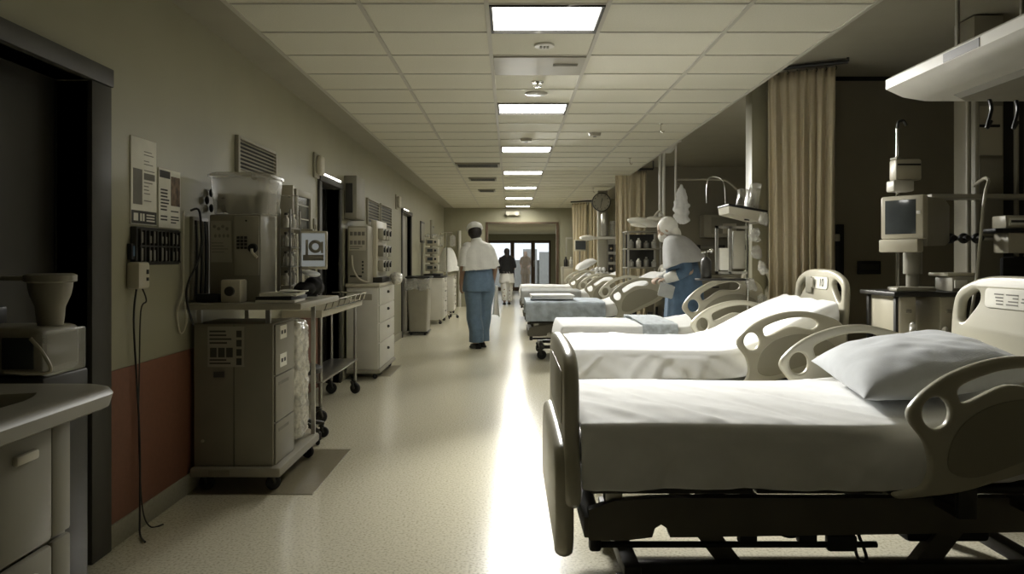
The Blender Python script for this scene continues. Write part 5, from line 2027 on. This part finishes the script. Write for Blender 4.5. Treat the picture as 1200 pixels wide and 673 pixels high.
for i in range(4):
    s.box(2.13, 2.33, 4.222 + .019 * i, 4.236 + .019 * i, 1.055, 1.061)
s.build('keys', M['midgrey'], t)
t = thing('printer', 'small pale printer with a label strip under the right side of the monitor', 'printer', (2.50, 4.36, 1.035))
MB().box(2.44, 2.60, 4.24, 4.42, 1.035, 1.12, .012).build('case', M['midgrey'], t)
MB().box(2.45, 2.52, 4.232, 4.24, 1.055, 1.10, .002).build('label_strip', M['paper'], t)
MB().box(2.42, 2.60, 4.25, 4.45, 1.12, 1.14, .006).build('lid', M['cream'], t)
mb = MB()
for k in range(5):
    mb.ball((2.20 + .045 * k + .02 * sin(k * 3), 4.16, .74 - .02 * k), 1, 14, (.05, .035, .06))
mb.ball((2.18, 4.16, .83), 1, 12, (.02, .02, .05))
mb.ball((2.36, 4.165, .80), 1, 12, (.02, .02, .05))
me = evaluated(mb.mesh(), [('REMESH', {'mode': 'VOXEL', 'voxel_size': .009})])
for v in me.vertices:
    v.co += v.normal * noise.noise(v.co * 40) * .012
o = link_mesh('hanging_bag', me, M['bag'], None, 60)
settle(o)
tag(o, 'crinkled white plastic bag hanging below the dark-topped trolley', 'bag')

# drip stand with boxes
t = thing('drip_stand', 'tall drip stand with an upper hook beside the pale monitor', 'drip stand', (2.42, 4.80, 0))
MB().cyl((2.42, 4.80, .09), (2.42, 4.80, 2.03), .010, seg=10).build('pole', M['chrome'], t)
s = MB()
s.tube([(2.42, 4.80, 2.03), (2.42, 4.79, 2.07), (2.45, 4.79, 2.08), (2.47, 4.79, 2.05)], .009, 6)
s.build('hook', M['dark'], t)
for k in range(5):
    a = radians(72 * k + 15)
    q = MB()
    q.cyl((2.42, 4.80, .11), (2.42 + .16 * cos(a), 4.80 + .16 * sin(a), .08), .014, .010, 8)
    q.build('leg', M['steel'], t)
    caster(t, 2.42 + .16 * cos(a), 4.80 + .16 * sin(a), .032, .084, 72 * k)
t = thing('infusion_pump', 'pale stacked pump box clamped on the drip stand above the monitor', 'pump', (2.43, 4.75, 1.62))
MB().box(2.36, 2.52, 4.70, 4.788, 1.70, 1.83, .012).build('upper_case', M['cream'], t)
MB().box(2.34, 2.47, 4.69, 4.788, 1.63, 1.70, .012).build('lower_case', M['white'], t)
MB().box(2.37, 2.51, 4.694, 4.70, 1.79, 1.80).build('seam', M['dark'], t)
MB().box(2.365, 2.385, 4.70, 4.788, 1.83, 1.845, .004).build('latch', M['grey'], t)
c = MB()
c.tube([(2.58, 4.14, 1.64), (2.545, 4.12, 1.55), (2.52, 4.12, 1.3), (2.50, 4.12, 1.1), (2.47, 4.12, .9), (2.45, 4.12, .78)], .009, 8)
c.tube([(2.58, 4.14, 1.64), (2.60, 4.2, 1.66), (2.64, 4.3, 1.66), (2.68, 4.44, 1.64)], .009, 8)
c.alone('hose', M['midgrey'], 'thin pale hose arching down in front of the monitor trolley', 'hose')

# ================================================== supply tower on the bay wall
t = thing('supply_tower', 'tall steel service column with rails and boxes at the right edge', 'service column', (2.95, 4.75, 0))
MB().box(2.76, 3.25, 4.62, 4.95, 0, .08, .01).build('base', M['dark'], t)
MB().box(2.84, 3.02, 4.70, 4.92, .08, HB - .01, .006).build('column', M['midgrey'], t)
MB().box(3.03, 3.16, 4.72, 4.92, .08, 2.2, .006).build('side_panel', M['dark'], t)
for x in (2.78, 2.83, 3.07):
    MB().cyl((x, 4.66, .08), (x, 4.66, 2.25), .014, seg=12).build('rail_post', M['midgrey'], t)
b = MB()
b.box(2.48, 3.3, 4.52, 4.68, 1.575, 1.60, .004)
b.build('shelf', M['midgrey'], t)
b = MB()
b.cyl((2.60, 4.60, 1.34), (3.0, 4.60, 1.34), .014, seg=12)
b.build('cross_rail', M['steel'], t)
for k, x in enumerate((2.62, 2.70, 2.78)):
    q = MB()
    q.ball((x, 4.575, 1.34), .032, 12, (1, .8, 1))
    q.cyl((x, 4.58, 1.34), (x, 4.53, 1.34), .018, seg=10)
    q.build('valve', M['black'], t)
for (za, zb, m) in ((1.85, 2.15, 'cream'), (1.62, 1.83, 'midgrey')):
    q = MB().box(2.86, 3.0, 4.68, 4.70, za, zb, .003).build('notice_sheet', M[m], t)
q = MB()
q.box(2.85, 2.98, 4.672, 4.68, 2.02, 2.035)
q.build('holder', M['black'], t)
t = thing('infusion_pump', 'pale pump box with a label, on the service column at the right edge', 'pump', (3.02, 4.55, 1.30))
MB().box(2.88, 3.06, 4.44, 4.585, 1.25, 1.37, .012).build('lower_case', M['cream'], t)
MB().box(2.87, 3.02, 4.45, 4.58, 1.395, 1.47, .008).build('upper_case', M['cream'], t)
MB().box(2.89, 2.99, 4.446, 4.45, 1.415, 1.455).build('label_plate', M['paper'], t)
s = MB()
lines(s, 2.90, 2.98, 1.42, 1.45, 1, 4.446, rnd, 1)
s.build('print', M['ink'], t)
MB().box(2.80, 3.08, 4.43, 4.585, 1.37, 1.395, .008).build('clamp_tray', M['black'], t)
q = MB()
for k in range(9):
    q.ball((2.85 + .018 * k, 4.47 + .01 * sin(k * 4), 1.215 - .02 * abs(sin(k * 2))), .02, 10)
mb = MB()
mb.box(2.86, 3.1, 4.46, 4.50, 1.0, 1.23, .02)
mb.alone('hanging_cloth', M['blackcloth'], 'black cloth hanging on the service column behind the nearest headboard', 'cloth')

# two rods standing before the tower
t = thing('wall_plate', 'dark rectangular socket plate on the bay wall left of the monitor', 'socket plate', (2.92, 6.34, 1.1))
MB().box(2.86, 3.05, 6.315, 6.34, 1.09, 1.20, .005).build('plate', M['black'], t)
MB().box(2.88, 3.03, 6.311, 6.315, 1.13, 1.17, .002).build('socket', M['dark'], t)
t = thing('wall_channel', 'narrow dark vertical channel on the bay wall beside the tan curtain', 'wall channel', (2.72, 6.34, 1.0))
MB().box(2.68, 2.74, 6.30, 6.34, .95, 1.50, .006).build('channel', M['black'], t)
MB().box(2.66, 2.70, 6.285, 6.30, 1.36, 1.42, .006).build('switch', M['cream'], t)

# ================================================== pillar tray and plastic clutter left of the curtain
t = thing('wall_shelf', 'angled shelf tray with a dark top on the pillar left of the tan curtain', 'shelf', (1.9, 6.2, 1.6))
xf = Matrix.Translation((1.86, 6.12, 1.60)) @ RY(10)
MB(xf).box(-.17, .14, -.16, .16, 0, .018, .005).build('tray', M['black'], t)
mb = MB(xf)
mb.rings([[Vector(p) for p in ((-.15, -.14, -.055), (.11, -.14, -.075), (.11, .14, -.075), (-.15, .14, -.055))],
          [Vector(p) for p in ((-.165, -.155, -.002), (.135, -.155, -.002), (.135, .155, -.002), (-.165, .155, -.002))]])
mb.build('underside', M['cream'], t, angle=25)
MB(xf).cyl((0.02, -.06, -.07), (0.02, -.06, -.078), .02, seg=14).build('knob', M['dark'], t)
MB().box(1.94, 1.99, 6.08, 6.30, 1.50, 1.64, .006).build('bracket', M['grey'], t)
s = MB()
s.tube([(1.71, 6.10, 1.63), (1.70, 6.1, 1.80), (1.66, 6.1, 1.86), (1.58, 6.1, 1.86), (1.56, 6.1, 1.78), (1.56, 6.1, 1.66)], .004, 6)
s.build('wire_loop', M['steel'], t)
for k, (x, y, h, m) in enumerate(((1.84, 6.10, .16, 'film'), (1.92, 6.05, .20, 'film'), (1.93, 6.17, .17, 'bag'))):
    q = MB()
    q.box(x - .035, x + .035, y - .045, y + .045, 1.612 - (x - 1.86) * .17, 1.612 + h, .010, RY(8))
    q.alone('plastic_box', M[m], ('shorter clear box', 'taller clear box', 'crinkled white box')[k] + ' standing on the angled shelf tray', 'box')
t = thing('drip_stand', 'drip stand crowded with clear bags and bottles left of the tan curtain', 'drip stand', (1.83, 5.92, 0))
MB().cyl((1.83, 5.92, .09), (1.83, 5.92, 1.50), .012, seg=10).build('pole', M['chrome'], t)
for k in range(5):
    a = radians(72 * k + 30)
    q = MB()
    q.cyl((1.83, 5.92, .11), (1.83 + .20 * cos(a), 5.92 + .20 * sin(a), .08), .014, .010, 8)
    q.build('leg', M['steel'], t)
    caster(t, 1.83 + .20 * cos(a), 5.92 + .20 * sin(a), .032, .084, 72 * k)
f = MB()
f.box(1.58, 1.60, 5.90, 5.93, 1.10, 1.47)
f.box(1.68, 1.70, 5.90, 5.93, 1.10, 1.47)
f.box(1.58, 1.82, 5.90, 5.93, 1.45, 1.47)
f.box(1.58, 1.82, 5.90, 5.93, 1.10, 1.12)
f.build('frame', M['steel'], t)
MB().box(1.605, 1.675, 5.885, 5.925, 1.13, 1.30, .006).build('scale_panel', M['paper'], t)
MB().box(1.71, 1.80, 5.885, 5.925, 1.14, 1.43, .006).build('pump_module', M['midgrey'], t)
MB().box(1.44, 1.82, 5.84, 6.0, 1.05, 1.065, .004).build('tray', M['dark'], t)
for k in range(1, 7):
    x, y, z = 1.87 + .05 * sin(k * 2.4), 5.81 + .012 * cos(k * 2), .90 + .125 * (k - 1)
    mb = MB()
    mb.ball((x, y, z), 1, 14, (.036, .024, .054), RX(15 * sin(k * 3)) @ RY(25 * cos(k * 5)))
    mb.ball((x + .015, y - .008, z - .03), 1, 12, (.028, .024, .022))
    me = evaluated(mb.mesh(), [('REMESH', {'mode': 'VOXEL', 'voxel_size': .008})])
    for v in me.vertices:
        v.co += v.normal * noise.noise(v.co * 38) * .020
    o = link_mesh('drip_bag', me, M['bag'] if k == 3 else M['film'], None, 60)
    settle(o)
    tag(o, ('lowest', 'second lowest', 'third lowest', 'middle', 'third highest', 'second highest', 'highest')[k] + ' crinkled clear bag on the crowded drip stand by the curtain', 'bag', 'clear bags on the crowded drip stand')
t = thing('gas_cylinder', 'short grey cylinder with a chrome valve beside the crowded drip stand', 'cylinder', (1.51, 5.92, 1.067))
MB().lathe([(.036, 0), (.04, .01), (.04, .13), (.026, .155), (.014, .165)], (1.51, 5.92, 1.067), 22).build('body', M['dark'], t)
q = MB()
q.cyl((1.51, 5.92, 1.225), (1.51, 5.92, 1.28), .010, seg=10)
q.cyl((1.47, 5.92, 1.265), (1.55, 5.92, 1.28), .009, seg=10)
q.ball((1.55, 5.92, 1.28), .016, 12)
q.build('valve', M['chrome'], t)

# ================================================== bay B
t = thing('wall_cabinet', 'grey wall cabinet with a glazed door on the rear bay wall', 'wall cabinet', (3.35, 12.5, 1.55))
MB().box(3.10, 3.85, 12.3, 12.6, 1.56, 1.92, .012).build('cabinet', M['midgrey'], t)
MB().box(3.22, 3.80, 12.29, 12.3, 1.62, 1.88, .004).build('door', M['grey'], t)
MB().box(3.40, 3.62, 12.285, 12.29, 1.62, 1.78).build('label_sheet', M['cream'], t)
t = thing('bed_head_rail', 'long pale service rail along the rear bay wall', 'service rail', (3.1, 12.55, 1.35))
MB().box(2.35, 4.3, 12.54, 12.6, 1.38, 1.42, .006).build('rail', M['midgrey'], t)
for k in range(4):
    MB().box(2.6 + .4 * k, 2.7 + .4 * k, 12.52, 12.54, 1.36, 1.44, .005).build('outlet', M['dark'], t)
t = thing('sideboard', 'low cabinet with drawers along the rear bay wall', 'cabinet', (3.3, 12.3, 0))
MB().box(2.55, 4.3, 12.05, 12.58, 0, .93, .01).build('body', M['midgrey'], t)
MB().box(2.52, 4.32, 12.02, 12.58, .93, .96, .008).build('top', M['cream'], t)
for k in range(4):
    d = MB().box(2.58 + .43 * k, 2.98 + .43 * k, 12.035, 12.05, .62, .90, .006).build('drawer', M['midgrey'], t)
    MB().box(2.72 + .43 * k, 2.84 + .43 * k, 12.02, 12.035, .76, .78, .004).build('handle', M['dark'], d)

# ceiling pendant with its arms
t = thing('pendant_unit', 'white ceiling pendant with three poles above the bending person', 'ceiling pendant', (2.0, 9.75, 1.8))
MB().lathe([(.04, -.16), (.07, -.13), (.13, -.03), (.17, -.02), (.17, 0)], (2.0, 9.75, HB), 24).build('ceiling_plate', M['white'], t)
for dx in (-.10, -.05, .10):
    MB().cyl((2.0 + dx, 9.75, HB), (2.0 + dx, 9.75, 1.74), .017 if dx < 0 else .013, seg=10).build('pole', M['white'], t)
s = MB()
s.tube([(2.10, 9.75, 2.22), (2.6, 9.75, 2.22), (2.78, 9.75, 2.18), (3.05, 9.75, 1.9), (3.2, 9.75, 1.66)], .013, 8)
s.build('swing_arm', M['midgrey'], t)
MB().box(1.86, 2.14, 9.68, 9.82, 1.70, 1.75, .01).build('cross_bar', M['midgrey'], t)
mb = MB()
for k in range(10):
    f = k / 9
    mb.ball((2.13 + .012 * sin(k * 3), 9.56, 2.10 - .40 * f), 1, 14, (.025 + .075 * sin(min(1, f * 1.3) * pi * .62), .05, .05))
me = evaluated(mb.mesh(), [('REMESH', {'mode': 'VOXEL', 'voxel_size': .012}), ('SMOOTH', {'iterations': 2, 'factor': .5})])
for v in me.vertices:
    v.co += v.normal * noise.noise(Vector((v.co.x * 30, v.co.y * 30, v.co.z * 8))) * .016
o = link_mesh('hanging_bag', me, M['sheet'], None, 180)
settle(o)
tag(o, 'white cloth bag hanging from the ceiling pendant over the hooded head', 'bag')
s = MB()
s.tube([(2.115, 9.735, 2.14), (2.12, 9.65, 2.16), (2.13, 9.56, 2.135)], .006, 6)
s.alone('hook', M['chrome'], 'small hook holding the white cloth bag on the pendant pole', 'hook')

t = thing('examination_lamp', 'white swivel examination lamp pointing left beside the hooded head', 'lamp', (1.50, 9.3, 1.65))
xf = Matrix.Translation((1.63, 9.35, 1.66)) @ RY(8)
mb = MB(xf)
mb.ball((0, 0, 0), 1, 26, (.21, .13, .055))
mb.ball((.14, 0, .05), 1, 18, (.12, .08, .04))
mb.build('head', M['white'], t)
MB(xf).lathe([(.09, -.05), (.10, -.04), (.10, -.02)], (-.06, 0, -.012), 20).build('lens', M['paper'], t)
mb = MB()
mb.tube([(1.75, 9.36, 1.72), (1.84, 9.5, 1.80), (1.92, 9.655, 1.76)], .016, 8)
mb.build('mount_arm', M['white'], t)

t = thing('instrument_shelf', 'open steel shelf unit with bottles and a dark panel behind the bending person', 'shelf unit', (1.85, 10.75, 0))
f = MB()
for (x, y) in ((1.62, 10.55), (2.06, 10.55), (1.62, 10.95), (2.06, 10.95)):
    f.box(x - .012, x + .012, y - .012, y + .012, 0, 1.60)
f.build('upright', M['steel'], t)
for z in (.30, .72, 1.08, 1.34, 1.58):
    MB().box(1.60, 2.08, 10.53, 10.97, z, z + .02, .004).build('shelf', M['grey'], t)
MB().box(1.64, 2.04, 10.93, 10.94, 1.10, 1.56).build('back_panel', M['dark'], t)
for k in range(8):
    i, j = divmod(k, 4)
    x = 1.67 + .105 * j
    z = (1.102, 1.362)[i]
    r = .034
    q = MB()
    h = .10 + .04 * ((k * 7) % 3) / 2
    q.lathe([(r * .9, 0), (r, .006), (r, h * .7), (r * .45, h * .85), (r * .45, h)], (x, 10.62, z), 16)
    o = q.alone('bottle', M['bag'] if k % 2 else M['steel'],
                '%s bottle from the left on the %s shelf behind the bending person' % (('first', 'second', 'third', 'fourth')[j], ('middle', 'upper')[i]), 'bottle', 'bottles on the open steel shelf')
for k, (x, m, l) in enumerate(((1.70, 'dark', 'dark'), (1.86, 'paper', 'white'), (1.98, 'cream', 'cream'))):
    MB().box(x - .055, x + .055, 10.6, 10.8, .742, .98, .008).alone('carton', M[m], l + ' carton on the lower shelf behind the bending person', 'carton')

# clock column and machines at beds five and six
t = thing('wall_clock', 'round pale clock with a dark rim on the machine column', 'clock', (1.62, 13.5, 2.05))
cx, cy, cz, r = 1.60, 13.5, 2.21, .165
MB().lathe([(r * .8, 0), (r, .0), (r, .05), (r * .92, .058), (r * .9, .05)], (cx, cy + .03, cz), 32, RX(90)).build('rim', M['dark'], t)
MB().lathe([(r * .92, 0), (r * .92, .006)], (cx, cy - .018, cz), 32, RX(90)).build('face', M['midgrey'], t)
s = MB()
for k in range(12):
    a = radians(30 * k)
    s.box(cx + .125 * sin(a) - .005, cx + .125 * sin(a) + .005, cy - .027, cy - .024, cz + .125 * cos(a) - .012, cz + .125 * cos(a) + .012, 0, RY(30 * k))
s.build('hour_mark', M['ink'], t)
for L, a, wd in ((.07, 15, .012), (.105, -170, .008)):
    q = MB()
    A = radians(a)
    q.box(cx + L / 2 * sin(A) - wd / 2, cx + L / 2 * sin(A) + wd / 2, cy - .03, cy - .027, cz + L / 2 * cos(A) - L / 2, cz + L / 2 * cos(A) + L / 2, 0, RY(a))
    q.build('hand', M['ink'], t)
t = thing('anaesthesia_machine', 'tall machine column with canisters under the wall clock', 'medical machine', (1.7, 13.6, 0))
MB().box(1.48, 2.0, 13.45, 14.0, .06, .85, .012).build('cabinet', M['white'], t)
MB().box(1.46, 2.02, 13.42, 14.02, .85, .89, .008).build('worktop', M['cream'], t)
MB().box(1.55, 1.72, 13.56, 13.7, .89, 2.42, .01).build('column', M['midgrey'], t)
MB().box(1.72, 1.95, 13.6, 13.72, .89, 1.56, .01).build('rack', M['white'], t)
for k in range(3):
    for j in range(2):
        q = MB().box(1.735 + .11 * j, 1.83 + .11 * j, 13.57, 13.6, .98 + .18 * k, 1.11 + .18 * k, .008).build('module', M['dark'], t)
        MB().cyl((1.78 + .11 * j, 13.57, 1.04 + .18 * k), (1.78 + .11 * j, 13.55, 1.04 + .18 * k), .02, seg=12).build('dial', M['chrome'], q)
MB().lathe([(.06, 0), (.07, .02), (.07, .36), (.05, .40)], (1.66, 13.50, 1.62), 20).build('canister', M['steel'], t)
MB().lathe([(.045, 0), (.05, .02), (.05, .28), (.035, .30)], (1.80, 13.52, 1.58), 20).build('canister', M['film'], t)
mb = MB()
mb.rings([[Vector((1.28 + u, 13.5 + v, z)) for u, v in rrect(-.05, .62, -.12, .16, .06, 4)] for z in (1.56, 1.60)])
mb.ball((1.36, 13.5, 1.58), 1, 20, (.14, .12, .05))
mb.build('hood', M['white'], t)
for x in (1.53, 1.95):
    for y in (13.5, 13.95):
        caster(t, x, y, .026, .07, 20)
for k in range(7):
    a = k * .9
    mb = MB()
    mb.ball((1.52 + .06 * (k % 4), 13.56 + .02 * (k % 2) - .08, .90 + .05 + .0 * k + .075 * (k // 4)), .035, 12, (1, 1, 1.2))
    mb.alone('gauze_ball', M['sheet'], 'white rounded packet %s on the machine worktop under the clock' % ('at the left end', 'second from left', 'third from left', 'at the right end', 'on top at the left', 'on top in the middle', 'on top at the right')[k], 'packet', 'white packets under the clock')
t = thing('bedside_monitor', 'small bedside monitor on a pole by the farthest bed', 'monitor', (1.45, 16.6, 0))
MB().lathe([(.22, 0), (.22, .03), (.03, .06)], (1.5, 16.6, 0), 20).build('base', M['dark'], t)
MB().cyl((1.5, 16.6, .04), (1.5, 16.6, 1.45), .02, seg=10).build('pole', M['steel'], t)
MB().box(1.38, 1.64, 16.5, 16.62, 1.38, 1.62, .012).build('case', M['cream'], t)
MB().box(1.40, 1.62, 16.495, 16.5, 1.41, 1.60).build('screen', M['screen'], t)
t = thing('bedside_locker', 'pale bedside locker with bottles against the back wall', 'locker', (1.55, 18.6, 0))
MB().box(1.25, 1.85, 18.4, 18.9, .06, 1.02, .012).build('cabinet', M['midgrey'], t)
d = MB().box(1.28, 1.82, 18.385, 18.4, .66, .98, .006).build('drawer', M['cream'], t)
MB().box(1.48, 1.62, 18.37, 18.385, .82, .84, .004).build('handle', M['dark'], d)
MB().box(1.27, 1.83, 18.42, 18.88, 0, .06).build('plinth', M['black'], t)
for k in range(4):
    q = MB()
    q.lathe([(.045, 0), (.05, .01), (.05, .15), (.022, .2), (.022, .24)], (1.34 + .13 * k, 18.55, 1.02), 14)
    q.alone('bottle', M['bag'] if k % 2 else M['dark'], ('leftmost', 'second', 'third', 'rightmost')[k] + ' bottle on the pale locker at the back wall', 'bottle', 'bottles on the pale locker')

# unseen lamp added to brighten the bay beds, behind the front cross wall
t = thing('wall_lamp', 'long added fill lamp on the hidden rear face of the bay cross wall', 'lamp', (3.0, 6.6, 2.2))
MB().box(2.3, 3.7, 6.48, 6.56, 2.32, 2.40, .006).build('housing', M['white'], t)
MB().box(2.32, 3.68, 6.56, 6.60, 2.33, 2.39, .006).build('tube', emit_mat('bay_fill_tube', (1, .95, .84), 14.0), t)
# ================================================================== LAMPS IN THE CEILING PANELS, ADDED PASSAGE FILL
for k, (p, tx, ty, sp) in enumerate(((9, .9, .3, 95), (76, 1.05, -2.9, 80), (44, 1.0, -3.0, 85), (30, .9, -2.2, 100), (26, .8, -1.2, 130), (22, .6, -.6, 150), (20, .4, -.4, 150))):
    y = 4.10 + 2.45 * k
    area('panel_lamp', (.187, y, HC - .02), (.187 + tx, y + ty, .6), .55, .42, p, (1, .985, .93), sp)
area('passage_fill', (.3, 24.0, 2.10), (.3, 24.0, 0), .6, 1.2, 30, (1, .97, .9), 180)  # added fill light to brighten the passage, without a fitting
